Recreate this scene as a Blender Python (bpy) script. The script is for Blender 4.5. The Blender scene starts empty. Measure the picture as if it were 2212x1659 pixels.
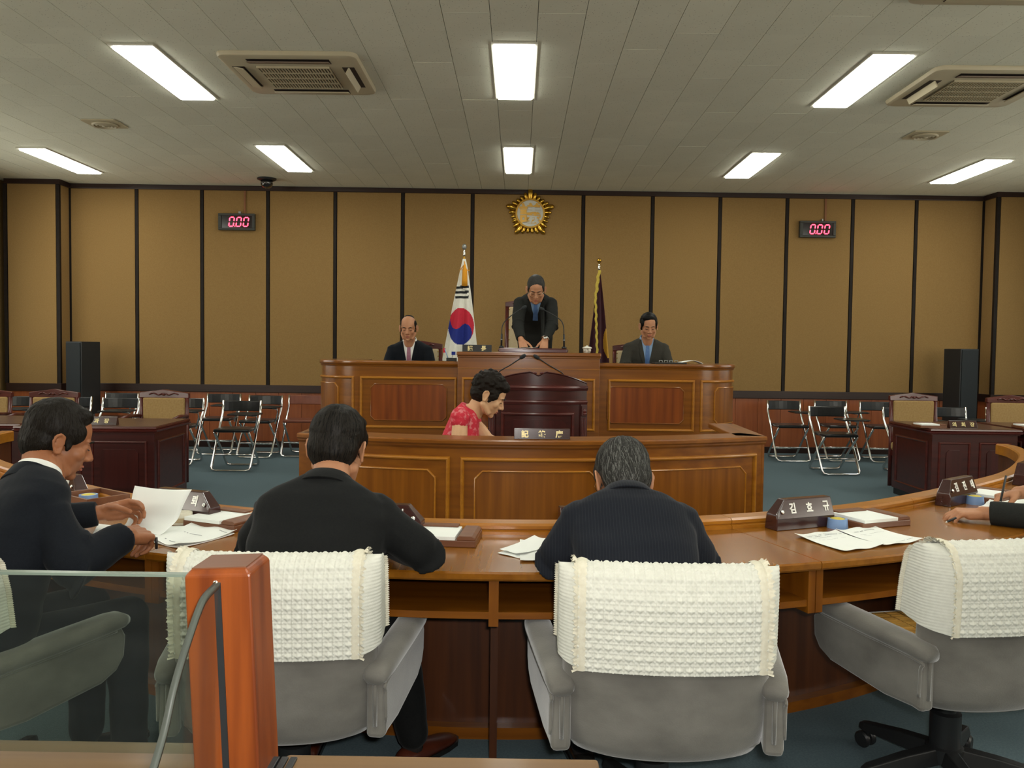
import bpy, bmesh, math, random
import numpy as np
from mathutils import Vector, Matrix, Euler, noise
from mathutils.bvhtree import BVHTree

random.seed(7)
D = bpy.data
S = bpy.context.scene
COL = S.collection
PI = math.pi

# ------------------------------------------------------------------ camera
CAMH = 1.32
cam_data = D.cameras.new('camera')
cam_data.sensor_fit = 'HORIZONTAL'
cam_data.sensor_width = 36.0
cam_data.lens = 36.0 * 1790.0 / 2212.0
cam_data.clip_start = 0.05
cam_data.clip_end = 60
cam = D.objects.new('camera', cam_data)
COL.objects.link(cam)
_yaw, _pit, _rol = -0.0074456, 0.0404551, 0.0123905
_f = Vector((math.sin(_yaw) * math.cos(_pit), math.cos(_yaw) * math.cos(_pit), -math.sin(_pit)))
_r0 = Vector((math.cos(_yaw), -math.sin(_yaw), 0))
_u0 = _r0.cross(_f)
_r = _r0 * math.cos(_rol) + _u0 * math.sin(_rol)
_u = _u0 * math.cos(_rol) - _r0 * math.sin(_rol)
cam.matrix_world = Matrix(((_r.x, _u.x, -_f.x, 0), (_r.y, _u.y, -_f.y, 0), (_r.z, _u.z, -_f.z, CAMH), (0, 0, 0, 1)))
S.camera = cam

# ------------------------------------------------------------------ light and exposure
world = D.worlds.new('sky')
S.world = world
world.use_nodes = True
_bg = world.node_tree.nodes['Background']
_sky = world.node_tree.nodes.new('ShaderNodeTexSky')
_sky.sky_type = 'HOSEK_WILKIE'
_sky.sun_direction = (0.2, -0.5, 0.8)
_sky.turbidity = 4.0
world.node_tree.links.new(_sky.outputs[0], _bg.inputs[0])
_bg.inputs[1].default_value = 1.5
S.view_settings.view_transform = 'Standard'
S.view_settings.look = 'None'
S.view_settings.gamma = 1.0
S.view_settings.use_curve_mapping = False
S.view_settings.exposure = 1.82
LAMP = 5.0            # emission of the ceiling panels
WINDOW = 11.0         # daylight entering by each side window (W)
FLASH = 8.5           # the camera's flash (W)


def area(name, loc, target, sx, sy, power, col):
    l = D.lights.new(name, 'AREA')
    l.shape = 'RECTANGLE'
    l.size = sx
    l.size_y = sy
    l.energy = power
    l.color = col
    o = D.objects.new(name, l)
    COL.objects.link(o)
    o.location = loc
    o.rotation_euler = (Vector(target) - Vector(loc)).to_track_quat('-Z', 'Y').to_euler()
    return o


area('window_light_left', (-6.45, 8.3, 1.9), (0, 8.6, 1.3), 3.2, 1.5, WINDOW * 0.85, (1.0, 0.93, 0.78))
area('window_light_right', (6.55, 8.0, 1.9), (0, 8.6, 1.3), 3.2, 1.5, WINDOW * 0.75, (1.0, 0.93, 0.78))
area('window_light_near_left', (-6.45, 2.2, 1.9), (0, 4.6, 3.0), 4.0, 1.5, 42.0, (1.0, 0.97, 0.84))  # added fill aimed upwards to brighten the ceiling; no window stands here
area('window_light_near_right', (6.55, 2.2, 1.9), (0, 4.6, 3.0), 4.0, 1.5, 42.0, (1.0, 0.97, 0.84))  # matching added ceiling fill from the right, before solid wall
area('camera_flash', (0.05, -0.02, CAMH + 0.06), (0.0, 3.0, 1.0), 0.06, 0.04, FLASH, (1.0, 0.97, 0.92))

# ------------------------------------------------------------------ materials
MATS = {}


def mat(name, c1, c2=None, scale=6.0, rough=0.5, metal=0.0, bump=0.0, bscale=None, stretch=(1, 1, 1),
        coat=0.0, spec=0.5, detail=4.0, lo=0.3, hi=0.7, rnd=0.0, emit=None, emit_s=0.0, trans=0.0, ior=1.45, sheen=0.0, bdist=0.002):
    m = D.materials.new(name)
    m.use_nodes = True
    nt = m.node_tree
    b = nt.nodes['Principled BSDF']
    tc = nt.nodes.new('ShaderNodeTexCoord')
    mp = nt.nodes.new('ShaderNodeMapping')
    mp.inputs['Scale'].default_value = stretch
    nt.links.new(tc.outputs['Object'], mp.inputs['Vector'])
    nz = nt.nodes.new('ShaderNodeTexNoise')
    nz.inputs['Scale'].default_value = scale
    nz.inputs['Detail'].default_value = detail
    src = mp.outputs['Vector']
    if rnd:
        oi = nt.nodes.new('ShaderNodeObjectInfo')
        ad = nt.nodes.new('ShaderNodeVectorMath')
        ad.operation = 'ADD'
        mu = nt.nodes.new('ShaderNodeVectorMath')
        mu.operation = 'SCALE'
        mu.inputs[0].default_value = (13.0, 7.0, 5.0)
        nt.links.new(oi.outputs['Random'], mu.inputs['Scale'])
        nt.links.new(mp.outputs['Vector'], ad.inputs[0])
        nt.links.new(mu.outputs[0], ad.inputs[1])
        src = ad.outputs[0]
    nt.links.new(src, nz.inputs['Vector'])
    rp = nt.nodes.new('ShaderNodeValToRGB')
    rp.color_ramp.elements[0].position = lo
    rp.color_ramp.elements[1].position = hi
    c2 = c2 or tuple(x * 0.9 for x in c1)
    rp.color_ramp.elements[0].color = (*c1, 1)
    rp.color_ramp.elements[1].color = (*c2, 1)
    nt.links.new(nz.outputs['Fac'], rp.inputs['Fac'])
    out = rp.outputs['Color']
    if rnd:
        mx = nt.nodes.new('ShaderNodeHueSaturation')
        mr = nt.nodes.new('ShaderNodeMapRange')
        mr.inputs['To Min'].default_value = 1 - rnd
        mr.inputs['To Max'].default_value = 1 + rnd
        nt.links.new(oi.outputs['Random'], mr.inputs['Value'])
        nt.links.new(mr.outputs[0], mx.inputs['Value'])
        nt.links.new(out, mx.inputs['Color'])
        out = mx.outputs['Color']
    nt.links.new(out, b.inputs['Base Color'])
    b.inputs['Roughness'].default_value = rough
    b.inputs['Metallic'].default_value = metal
    b.inputs['Specular IOR Level'].default_value = spec
    b.inputs['Coat Weight'].default_value = coat
    b.inputs['Coat Roughness'].default_value = 0.12
    b.inputs['IOR'].default_value = ior
    if sheen:
        b.inputs['Sheen Weight'].default_value = sheen
        b.inputs['Sheen Roughness'].default_value = 0.4
    if trans:
        b.inputs['Transmission Weight'].default_value = trans
    if emit:
        b.inputs['Emission Color'].default_value = (*emit, 1)
        b.inputs['Emission Strength'].default_value = emit_s
    if bump:
        bp = nt.nodes.new('ShaderNodeBump')
        bp.inputs['Strength'].default_value = bump
        bp.inputs['Distance'].default_value = bdist
        n2 = nt.nodes.new('ShaderNodeTexNoise')
        n2.inputs['Scale'].default_value = bscale or scale * 4
        n2.inputs['Detail'].default_value = 3
        nt.links.new(src, n2.inputs['Vector'])
        nt.links.new(n2.outputs['Fac'], bp.inputs['Height'])
        nt.links.new(bp.outputs['Normal'], b.inputs['Normal'])
    MATS[name] = m
    return m


def wood(name, c1, c2, axis, rough=0.32, coat=0.16, scale=3.0, rnd=0.0, bump=0.06):
    st = [9.0, 9.0, 9.0]
    st[axis] = 0.5
    return mat(name, c1, c2, scale=scale, rough=rough, coat=coat, stretch=tuple(st), detail=6, lo=0.32, hi=0.68,
               bump=bump, bscale=scale * 5, rnd=rnd, bdist=0.001)


TEAK1, TEAK2 = (0.245, 0.081, 0.006), (0.160, 0.047, 0.003)
M = {}
M['teak_x'] = wood('teak_wood_x', TEAK1, TEAK2, 0)
M['teak_z'] = wood('teak_wood_z', TEAK1, TEAK2, 2)
M['teak_y'] = wood('teak_wood_y', TEAK1, TEAK2, 1)
M['teak_top'] = wood('teak_table_top', (0.285, 0.108, 0.009), (0.200, 0.068, 0.005), 1, rough=0.25, coat=0.15)
M['teak_light'] = wood('pale_teak_moulding', (0.41, 0.162, 0.013), (0.31, 0.108, 0.008), 0, rough=0.3)
M['teak_gloss'] = wood('glossy_teak', TEAK1, TEAK2, 0, rough=0.3, coat=0.7)
M['teak_red'] = wood('red_teak_panel', (0.260, 0.062, 0.006), (0.135, 0.026, 0.003), 2, scale=2.2)
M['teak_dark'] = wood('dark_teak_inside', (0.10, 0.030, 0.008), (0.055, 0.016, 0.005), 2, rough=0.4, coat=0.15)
M['mahogany'] = wood('mahogany', (0.060, 0.012, 0.010), (0.034, 0.007, 0.006), 0, rough=0.28, coat=0.2)
M['mahogany_z'] = wood('mahogany_upright_grain', (0.060, 0.012, 0.010), (0.034, 0.007, 0.006), 2, rough=0.28, coat=0.2)
M['mahogany_red'] = wood('red_mahogany', (0.095, 0.017, 0.012), (0.055, 0.010, 0.008), 0, rough=0.28, coat=0.15)
M['post_wood'] = wood('orange_varnished_post', (0.205, 0.046, 0.006), (0.110, 0.021, 0.003), 2, rough=0.38, coat=0.08, scale=5)
M['rail_wood'] = wood('worn_rail_wood', (0.150, 0.082, 0.030), (0.105, 0.055, 0.020), 0, rough=0.5, coat=0.05)
M['post_top'] = wood('worn_post_top', (0.15, 0.055, 0.024), (0.12, 0.042, 0.018), 0, rough=0.4, coat=0.2)
M['plate_wood'] = wood('dark_nameplate_wood', (0.045, 0.014, 0.012), (0.028, 0.009, 0.008), 0, rough=0.22, coat=0.5)
M['desk_top_brown'] = wood('brown_desk_top', (0.085, 0.034, 0.018), (0.058, 0.022, 0.012), 0, rough=0.3, coat=0.2)
M['tray_wood'] = wood('memo_tray_wood', (0.19, 0.074, 0.03), (0.13, 0.046, 0.02), 0, rough=0.4, coat=0.2)
M['wall_fabric'] = mat('tan_wall_fabric', (0.285, 0.175, 0.066), (0.248, 0.150, 0.054), scale=90, rough=0.9, spec=0.15, bump=0.25, bscale=350, rnd=0.03)
M['batten'] = mat('dark_brown_batten', (0.018, 0.012, 0.009), (0.012, 0.009, 0.007), scale=20, rough=0.6, spec=0.2)
M['rail'] = mat('dark_brown_rail', (0.030, 0.013, 0.009), (0.020, 0.009, 0.007), scale=9, rough=0.35, stretch=(0.3, 5, 5))
M['wainscot'] = wood('reddish_wainscot_wood', (0.320, 0.090, 0.028), (0.240, 0.064, 0.020), 2, rough=0.35, coat=0.2, rnd=0.06)
M['carpet'] = mat('blue_grey_carpet', (0.125, 0.172, 0.190), (0.092, 0.132, 0.150), scale=140, rough=1.0, spec=0.05, bump=0.5, bscale=300, bdist=0.004)
M['ceiling'] = mat('ceiling_board', (0.74, 0.73, 0.60), (0.70, 0.69, 0.56), scale=3, rough=0.95, spec=0.1)
M['gap'] = mat('ceiling_gap', (0.13, 0.12, 0.10), scale=5, rough=1.0, spec=0)
M['lamp_frame'] = mat('lamp_frame_white', (0.62, 0.60, 0.52), scale=8, rough=0.4)
M['ac'] = mat('beige_plastic', (0.50, 0.44, 0.30), (0.47, 0.41, 0.28), scale=4, rough=0.45)
M['ac_dark'] = mat('dark_vent_inside', (0.035, 0.024, 0.02), scale=5, rough=0.7)
M['ac_louver'] = mat('brown_louver', (0.17, 0.12, 0.085), scale=5, rough=0.5)
M['black'] = mat('black_plastic', (0.016, 0.017, 0.018), scale=9, rough=0.4)
M['speaker'] = mat('speaker_cloth_black', (0.020, 0.024, 0.026), scale=120, rough=0.9, bump=0.3, bscale=400)
M['grey_metal'] = mat('grey_metal', (0.30, 0.31, 0.30), scale=8, rough=0.4, metal=0.6)
M['chrome'] = mat('chrome', (0.80, 0.80, 0.78), scale=4, rough=0.12, metal=1.0)
M['vinyl'] = mat('black_vinyl', (0.014, 0.016, 0.017), (0.010, 0.011, 0.012), scale=30, rough=0.28, bump=0.1, bscale=160)
M['brown_vinyl'] = mat('brown_vinyl', (0.20, 0.060, 0.032), (0.16, 0.045, 0.025), scale=12, rough=0.4)
M['tan'] = mat('tan_upholstery', (0.38, 0.255, 0.11), (0.31, 0.20, 0.08), scale=60, rough=0.9, bump=0.2, bscale=300, spec=0.2)
M['cream'] = mat('cream_upholstery', (0.52, 0.42, 0.26), (0.47, 0.37, 0.22), scale=40, rough=0.8)
M['velvet'] = mat('grey_velvet', (0.205, 0.195, 0.172), (0.128, 0.121, 0.107), scale=7, rough=0.95, spec=0.1, bump=0.25, bscale=220, sheen=0.6, stretch=(1, 1, 1.6), detail=7)
M['crochet'] = mat('white_crochet', (0.70, 0.70, 0.63), (0.64, 0.64, 0.57), scale=60, rough=0.95, spec=0.1, bump=0.3, bscale=500)
M['ruffle'] = mat('ivory_ruffle_lace', (0.72, 0.69, 0.57), (0.64, 0.60, 0.48), scale=80, rough=0.95, spec=0.1, bump=0.2, bscale=400)
M['bamboo'] = mat('bamboo_slats', (0.58, 0.33, 0.08), (0.44, 0.22, 0.045), scale=9, rough=0.35, rnd=0.15)
M['cord'] = mat('dark_cord', (0.03, 0.02, 0.012), scale=30, rough=0.8)
M['paper'] = mat('white_paper', (0.86, 0.88, 0.84), (0.83, 0.85, 0.81), scale=4, rough=0.8, spec=0.2)
M['ink'] = mat('grey_print', (0.28, 0.29, 0.30), scale=40, rough=0.8)
M['blue_tab'] = mat('blue_card', (0.03, 0.22, 0.50), scale=10, rough=0.6)
M['blue_plastic'] = mat('pale_blue_plastic', (0.21, 0.34, 0.60), scale=8, rough=0.4)
M['yellow_sponge'] = mat('yellow_sponge', (0.68, 0.56, 0.10), (0.60, 0.48, 0.08), scale=90, rough=0.95, bump=0.4, bscale=200)
M['letter'] = mat('white_lettering', (0.86, 0.86, 0.80), scale=20, rough=0.4)
M['gold_letter'] = mat('gold_lettering', (0.78, 0.66, 0.34), (0.70, 0.58, 0.28), scale=40, rough=0.35, metal=0.3)
M['gold'] = mat('polished_gold', (0.56, 0.34, 0.055), (0.46, 0.26, 0.035), scale=8, rough=0.26, metal=1.0)
M['gold_flat'] = mat('gold_paint', (0.58, 0.32, 0.035), (0.52, 0.27, 0.028), scale=12, rough=0.45, metal=0.2)
M['disc'] = mat('pale_grey_disc', (0.58, 0.58, 0.52), scale=12, rough=0.6)
M['flag_white'] = mat('flag_white_cloth', (0.74, 0.72, 0.64), (0.68, 0.66, 0.58), scale=30, rough=0.85)
M['flag_red'] = mat('flag_red', (0.55, 0.02, 0.045), scale=30, rough=0.85)
M['flag_blue'] = mat('flag_blue', (0.012, 0.025, 0.22), scale=30, rough=0.85)
M['flag_black'] = mat('flag_black', (0.012, 0.014, 0.016), scale=30, rough=0.85)
M['maroon'] = mat('maroon_velvet', (0.045, 0.005, 0.012), (0.03, 0.004, 0.009), scale=20, rough=0.9, sheen=0.2)
M['fringe'] = mat('yellow_fringe', (0.55, 0.42, 0.07), (0.42, 0.30, 0.04), scale=80, rough=0.9, bump=0.5, bscale=250)
M['tassel'] = mat('orange_tassel', (0.72, 0.32, 0.015), (0.58, 0.23, 0.01), scale=60, rough=0.85, stretch=(8, 8, 1))
M['led'] = mat('red_led', (0.5, 0.01, 0.02), scale=10, emit=(1.0, 0.03, 0.06), emit_s=2.6)
M['screen'] = mat('dark_display_screen', (0.012, 0.006, 0.006), scale=10, rough=0.15)
M['timer_box'] = mat('timer_housing', (0.035, 0.038, 0.032), scale=10, rough=0.5)
M['conduit'] = mat('brown_conduit', (0.24, 0.095, 0.035), scale=10, rough=0.6)
M['diffuser'] = mat('lamp_diffuser', (0.9, 0.9, 0.88), scale=4, emit=(0.985, 1.0, 0.90), emit_s=LAMP)
M['dome'] = mat('smoked_dome', (0.012, 0.012, 0.012), scale=4, rough=0.06, coat=1.0)
M['skin'] = mat('skin', (0.46, 0.225, 0.120), (0.40, 0.180, 0.092), scale=16, rough=0.5, spec=0.4, bump=0.08, bscale=130)
M['skin_pale'] = mat('pale_skin', (0.64, 0.385, 0.215), (0.59, 0.34, 0.185), scale=16, rough=0.5, spec=0.4)
M['skin_tan'] = mat('tanned_skin', (0.36, 0.145, 0.066), (0.30, 0.112, 0.048), scale=16, rough=0.45, spec=0.4, bump=0.08, bscale=130)
M['lip'] = mat('lips', (0.36, 0.115, 0.075), scale=30, rough=0.45)
M['eye'] = mat('dark_lash_line', (0.03, 0.018, 0.014), scale=30, rough=0.6)
M['hair'] = mat('black_hair', (0.0055, 0.005, 0.0045), (0.010, 0.009, 0.008), scale=30, rough=0.5, spec=0.12, stretch=(6, 6, 1), bump=0.5, bscale=120)
M['hair_brown'] = mat('dark_brown_hair', (0.008, 0.006, 0.0045), (0.016, 0.012, 0.009), scale=30, rough=0.5, spec=0.12, stretch=(6, 6, 1), bump=0.5, bscale=120)
M['hair_grey'] = mat('greying_hair', (0.020, 0.019, 0.017), (0.045, 0.044, 0.040), scale=40, rough=0.5, spec=0.12, stretch=(6, 6, 1), bump=0.5, bscale=120)
M['strand_grey'] = mat('grey_strand', (0.12, 0.12, 0.11), scale=30, rough=0.5, spec=0.2)
M['strand_brown'] = mat('brown_strand', (0.014, 0.011, 0.008), scale=30, rough=0.5, spec=0.2)
M['suit_black'] = mat('black_suit_cloth', (0.0105, 0.0110, 0.0108), (0.008, 0.0085, 0.009), scale=160, rough=0.9, spec=0.15, bump=0.2, bscale=500, sheen=0.05)
M['suit_navy'] = mat('navy_suit_cloth', (0.009, 0.011, 0.015), (0.007, 0.0085, 0.012), scale=160, rough=0.9, spec=0.15, bump=0.2, bscale=500, sheen=0.05)
M['suit_grey'] = mat('charcoal_suit_cloth', (0.046, 0.044, 0.036), (0.038, 0.036, 0.030), scale=160, rough=0.9, spec=0.2)
M['suit_dark'] = mat('dark_grey_suit_cloth', (0.020, 0.021, 0.019), (0.016, 0.017, 0.016), scale=160, rough=0.9, spec=0.2)
M['shirt_white'] = mat('white_shirt', (0.78, 0.78, 0.74), scale=40, rough=0.8)
M['shirt_blue'] = mat('blue_shirt', (0.22, 0.34, 0.52), scale=40, rough=0.8)
M['tie_pink'] = mat('mauve_tie', (0.33, 0.15, 0.20), (0.26, 0.10, 0.15), scale=60, rough=0.6)
M['tie_blue'] = mat('blue_tie', (0.085, 0.17, 0.36), (0.06, 0.13, 0.30), scale=60, rough=0.5)
M['shoe_brown'] = mat('brown_leather', (0.085, 0.020, 0.010), (0.06, 0.014, 0.007), scale=20, rough=0.3)
M['shoe_black'] = mat('black_leather', (0.012, 0.011, 0.010), scale=20, rough=0.25)
M['sock'] = mat('dark_sock', (0.03, 0.022, 0.02), scale=80, rough=0.9)
M['wire'] = mat('gold_wire_frame', (0.55, 0.45, 0.28), scale=20, rough=0.25, metal=1.0)
M['strip'] = mat('grey_rubber_strip', (0.045, 0.052, 0.042), (0.034, 0.040, 0.032), scale=20, rough=0.5)
M['glassedge'] = mat('glass_edge_green', (0.16, 0.20, 0.16), scale=12, rough=0.25)
M['ceramic'] = mat('white_ceramic', (0.70, 0.68, 0.60), (0.30, 0.28, 0.22), scale=45, rough=0.15, lo=0.5, hi=0.62)
M['plastic_white'] = mat('white_plastic', (0.72, 0.72, 0.68), scale=9, rough=0.4)

# pinstripes on one suit
_m = M['suit_navy'].copy()
_m.name = 'pinstripe_suit_cloth'
_nt = _m.node_tree
_b = _nt.nodes['Principled BSDF']
_tc = _nt.nodes.new('ShaderNodeTexCoord')
_wv = _nt.nodes.new('ShaderNodeTexWave')
_wv.bands_direction = 'X'
_wv.inputs['Scale'].default_value = 40.0
_wv.inputs['Distortion'].default_value = 0.4
_rp = _nt.nodes.new('ShaderNodeValToRGB')
_rp.color_ramp.elements[0].position = 0.86
_rp.color_ramp.elements[0].color = (0.0115, 0.013, 0.018, 1)
_rp.color_ramp.elements[1].position = 1.0
_rp.color_ramp.elements[1].color = (0.019, 0.0215, 0.027, 1)
_nt.links.new(_tc.outputs['Object'], _wv.inputs['Vector'])
_nt.links.new(_wv.outputs['Fac'], _rp.inputs['Fac'])
_nt.links.new(_rp.outputs['Color'], _b.inputs['Base Color'])
M['suit_stripe'] = _m

# red blouse with a pale scattered print
_m = mat('red_print_blouse', (0.52, 0.018, 0.040), (0.62, 0.19, 0.20), scale=38, rough=0.75, lo=0.52, hi=0.66, detail=3)
M['blouse'] = _m

# ceiling board with fine pin-holes
_nt = M['ceiling'].node_tree
_b = _nt.nodes['Principled BSDF']
_tc = _nt.nodes.new('ShaderNodeTexCoord')
_oi = _nt.nodes.new('ShaderNodeObjectInfo')
_ad = _nt.nodes.new('ShaderNodeVectorMath')
_ad.operation = 'ADD'
_nt.links.new(_tc.outputs['Object'], _ad.inputs[0])
_nt.links.new(_oi.outputs['Random'], _ad.inputs[1])
_vo = _nt.nodes.new('ShaderNodeTexVoronoi')
_vo.inputs['Scale'].default_value = 42.0
_vo.inputs['Randomness'].default_value = 1.0
_nt.links.new(_ad.outputs[0], _vo.inputs['Vector'])
_rp = _nt.nodes.new('ShaderNodeValToRGB')
_rp.color_ramp.elements[0].position = 0.10
_rp.color_ramp.elements[0].color = (0.55, 0.53, 0.50, 1)
_rp.color_ramp.elements[1].position = 0.17
_rp.color_ramp.elements[1].color = (1, 1, 1, 1)
_nt.links.new(_vo.outputs['Distance'], _rp.inputs['Fac'])
_mr = _nt.nodes.new('ShaderNodeMapRange')
_mr.inputs['To Min'].default_value = 0.95
_mr.inputs['To Max'].default_value = 1.03
_nt.links.new(_oi.outputs['Random'], _mr.inputs['Value'])
_mx = _nt.nodes.new('ShaderNodeMix')
_mx.data_type = 'RGBA'
_mx.blend_type = 'MULTIPLY'
_mx.inputs['Factor'].default_value = 1.0
_src = _b.inputs['Base Color'].links[0].from_socket
_nt.links.new(_src, _mx.inputs['A'])
_nt.links.new(_rp.outputs['Color'], _mx.inputs['B'])
_hs = _nt.nodes.new('ShaderNodeHueSaturation')
_nt.links.new(_mr.outputs[0], _hs.inputs['Value'])
_nt.links.new(_mx.outputs['Result'], _hs.inputs['Color'])
_nt.links.new(_hs.outputs['Color'], _b.inputs['Base Color'])

# clear sheet glass that also lets light straight through
_m = D.materials.new('clear_sheet_glass')
_m.use_nodes = True
_nt = _m.node_tree
_nt.nodes.clear()
_o = _nt.nodes.new('ShaderNodeOutputMaterial')
_tr = _nt.nodes.new('ShaderNodeBsdfTransparent')
_tr.inputs[0].default_value = (0.80, 0.84, 0.79, 1)
_gl = _nt.nodes.new('ShaderNodeBsdfGlossy')
_gl.inputs['Roughness'].default_value = 0.02
_nz = _nt.nodes.new('ShaderNodeTexNoise')
_nz.inputs['Scale'].default_value = 6
_df = _nt.nodes.new('ShaderNodeBsdfDiffuse')
_df.inputs[0].default_value = (0.5, 0.52, 0.48, 1)
_fr = _nt.nodes.new('ShaderNodeFresnel')
_fr.inputs[0].default_value = 1.5
_m1 = _nt.nodes.new('ShaderNodeMixShader')
_m2 = _nt.nodes.new('ShaderNodeMixShader')
_mu = _nt.nodes.new('ShaderNodeMath')
_mu.operation = 'MULTIPLY'
_mu.inputs[1].default_value = 0.02
_nt.links.new(_nz.outputs['Fac'], _mu.inputs[0])
_ge = _nt.nodes.new('ShaderNodeNewGeometry')
_iv = _nt.nodes.new('ShaderNodeMath')
_iv.operation = 'SUBTRACT'
_iv.inputs[0].default_value = 1.0
_nt.links.new(_ge.outputs['Backfacing'], _iv.inputs[1])
_fm = _nt.nodes.new('ShaderNodeMath')
_fm.operation = 'MULTIPLY'
_nt.links.new(_fr.outputs[0], _fm.inputs[0])
_nt.links.new(_iv.outputs[0], _fm.inputs[1])
_nt.links.new(_fm.outputs[0], _m1.inputs[0])
_nt.links.new(_tr.outputs[0], _m1.inputs[1])
_nt.links.new(_gl.outputs[0], _m1.inputs[2])
_nt.links.new(_mu.outputs[0], _m2.inputs[0])
_nt.links.new(_m1.outputs[0], _m2.inputs[1])
_nt.links.new(_df.outputs[0], _m2.inputs[2])
_nt.links.new(_m2.outputs[0], _o.inputs[0])
M['glass'] = _m
_m2_ = _m.copy()
_m2_.name = 'thin_clear_glass'
_m2_.node_tree.nodes['Transparent BSDF'].inputs[0].default_value = (0.95, 0.97, 0.95, 1)
_m2_.node_tree.nodes['Fresnel'].inputs[0].default_value = 1.15
M['glass_thin'] = _m2_


# ------------------------------------------------------------------ mesh helpers
class MB:
    def __init__(s):
        s.v = []
        s.f = []
        s.mi = []

    def add(s, vs, fs, mi=0):
        n = len(s.v)
        s.v += [tuple(map(float, p)) for p in vs]
        s.f += [tuple(i + n for i in f) for f in fs]
        s.mi += [mi] * len(fs)
        return s

    def box(s, x0, x1, y0, y1, z0, z1, mi=0):
        vs = [(x, y, z) for z in (z0, z1) for y in (y0, y1) for x in (x0, x1)]
        return s.add(vs, [(0, 2, 3, 1), (4, 5, 7, 6), (0, 1, 5, 4), (2, 6, 7, 3), (0, 4, 6, 2), (1, 3, 7, 5)], mi)

    def loft(s, rings, cap=True, close=True, mi=0):
        n = len(rings[0])
        vs = [p for r in rings for p in r]
        fs = []
        for i in range(len(rings) - 1):
            for j in range(n if close else n - 1):
                k = (j + 1) % n
                fs.append((i * n + j, i * n + k, (i + 1) * n + k, (i + 1) * n + j))
        if cap and close:
            fs.append(tuple(range(n - 1, -1, -1)))
            fs.append(tuple(range((len(rings) - 1) * n, len(rings) * n)))
        return s.add(vs, fs, mi)

    def tube(s, pts, r, n=8, cap=True, mi=0, closed=False):
        P = [Vector(p) for p in pts]
        m = len(P)
        rs = r if isinstance(r, (list, tuple)) else [r] * m
        T = []
        for i in range(m):
            if closed:
                a, b = P[(i - 1) % m], P[(i + 1) % m]
            else:
                a, b = P[max(i - 1, 0)], P[min(i + 1, m - 1)]
            T.append((b - a).normalized())
        up = Vector((0, 0, 1)) if abs(T[0].z) < 0.9 else Vector((1, 0, 0))
        nrm = (up - T[0] * up.dot(T[0])).normalized()
        rings = []
        for i in range(m):
            nrm = (nrm - T[i] * nrm.dot(T[i])).normalized()
            bi = T[i].cross(nrm)
            rings.append([P[i] + (nrm * math.cos(2 * PI * k / n) + bi * math.sin(2 * PI * k / n)) * rs[i] for k in range(n)])
        if closed:
            rings.append(rings[0])
            return s.loft(rings, cap=False, mi=mi)
        return s.loft(rings, cap=cap, mi=mi)

    def lathe(s, prof, n=24, c=(0, 0, 0), mi=0, cap=True):
        rings = [[(c[0] + r * math.cos(2 * PI * k / n), c[1] + r * math.sin(2 * PI * k / n), c[2] + z) for k in range(n)] for r, z in prof]
        return s.loft(rings, cap=cap, mi=mi)

    def ell(s, c, r, R=None, nu=16, nv=10, mi=0):
        vs, fs = [], []
        R = R or Matrix.Identity(3)
        c = Vector(c)
        vs.append(c + R @ Vector((0, 0, r[2])))
        for i in range(1, nv):
            t = PI * i / nv
            for k in range(nu):
                a = 2 * PI * k / nu
                vs.append(c + R @ Vector((r[0] * math.sin(t) * math.cos(a), r[1] * math.sin(t) * math.sin(a), r[2] * math.cos(t))))
        vs.append(c + R @ Vector((0, 0, -r[2])))
        L = len(vs) - 1
        for k in range(nu):
            fs.append((0, 1 + k, 1 + (k + 1) % nu))
            b = 1 + (nv - 2) * nu
            fs.append((L, b + (k + 1) % nu, b + k))
        for i in range(nv - 2):
            for k in range(nu):
                a = 1 + i * nu
                fs.append((a + k, a + nu + k, a + nu + (k + 1) % nu, a + (k + 1) % nu))
        return s.add(vs, fs, mi)

    def cap(s, p0, r0, p1, r1, n=12):
        """tapered limb: a cone with a ball at each end"""
        s.tube([p0, p1], [r0, r1], n)
        s.ell(p0, (r0, r0, r0), nu=n, nv=8)
        s.ell(p1, (r1, r1, r1), nu=n, nv=8)
        return s

    def chain(s, pts, rs, n=12):
        for i in range(len(pts) - 1):
            s.cap(pts[i], rs[i], pts[i + 1], rs[i + 1], n)
        return s

    def prism(s, poly, a0, a1, axis='z', mi=0):
        n = len(poly)

        def P(u, w, a):
            return {'z': (u, w, a), 'y': (u, a, w), 'x': (a, u, w)}[axis]
        vs = [P(u, w, a0) for u, w in poly] + [P(u, w, a1) for u, w in poly]
        fs = [tuple(range(n - 1, -1, -1)), tuple(range(n, 2 * n))] + [(i, (i + 1) % n, n + (i + 1) % n, n + i) for i in range(n)]
        return s.add(vs, fs, mi)

    def xform(s, mtx):
        s.v = [tuple(mtx @ Vector(p)) for p in s.v]
        return s

    def merge(s, o, mtx=None):
        vs = o.v if mtx is None else [tuple(mtx @ Vector(p)) for p in o.v]
        n = len(s.v)
        s.v += vs
        s.f += [tuple(i + n for i in f) for f in o.f]
        s.mi += o.mi
        return s


def tomesh(mb, name, mats, smooth=False):
    me = D.meshes.new(name)
    me.from_pydata(mb.v, [], mb.f)
    for m in (mats if isinstance(mats, (list, tuple)) else [mats]):
        me.materials.append(m)
    if any(mb.mi):
        me.polygons.foreach_set('material_index', mb.mi)
    bm = bmesh.new()
    bm.from_mesh(me)
    bmesh.ops.recalc_face_normals(bm, faces=bm.faces)
    bm.to_mesh(me)
    bm.free()
    if smooth:
        me.polygons.foreach_set('use_smooth', [True] * len(me.polygons))
    me.update()
    return me


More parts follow.
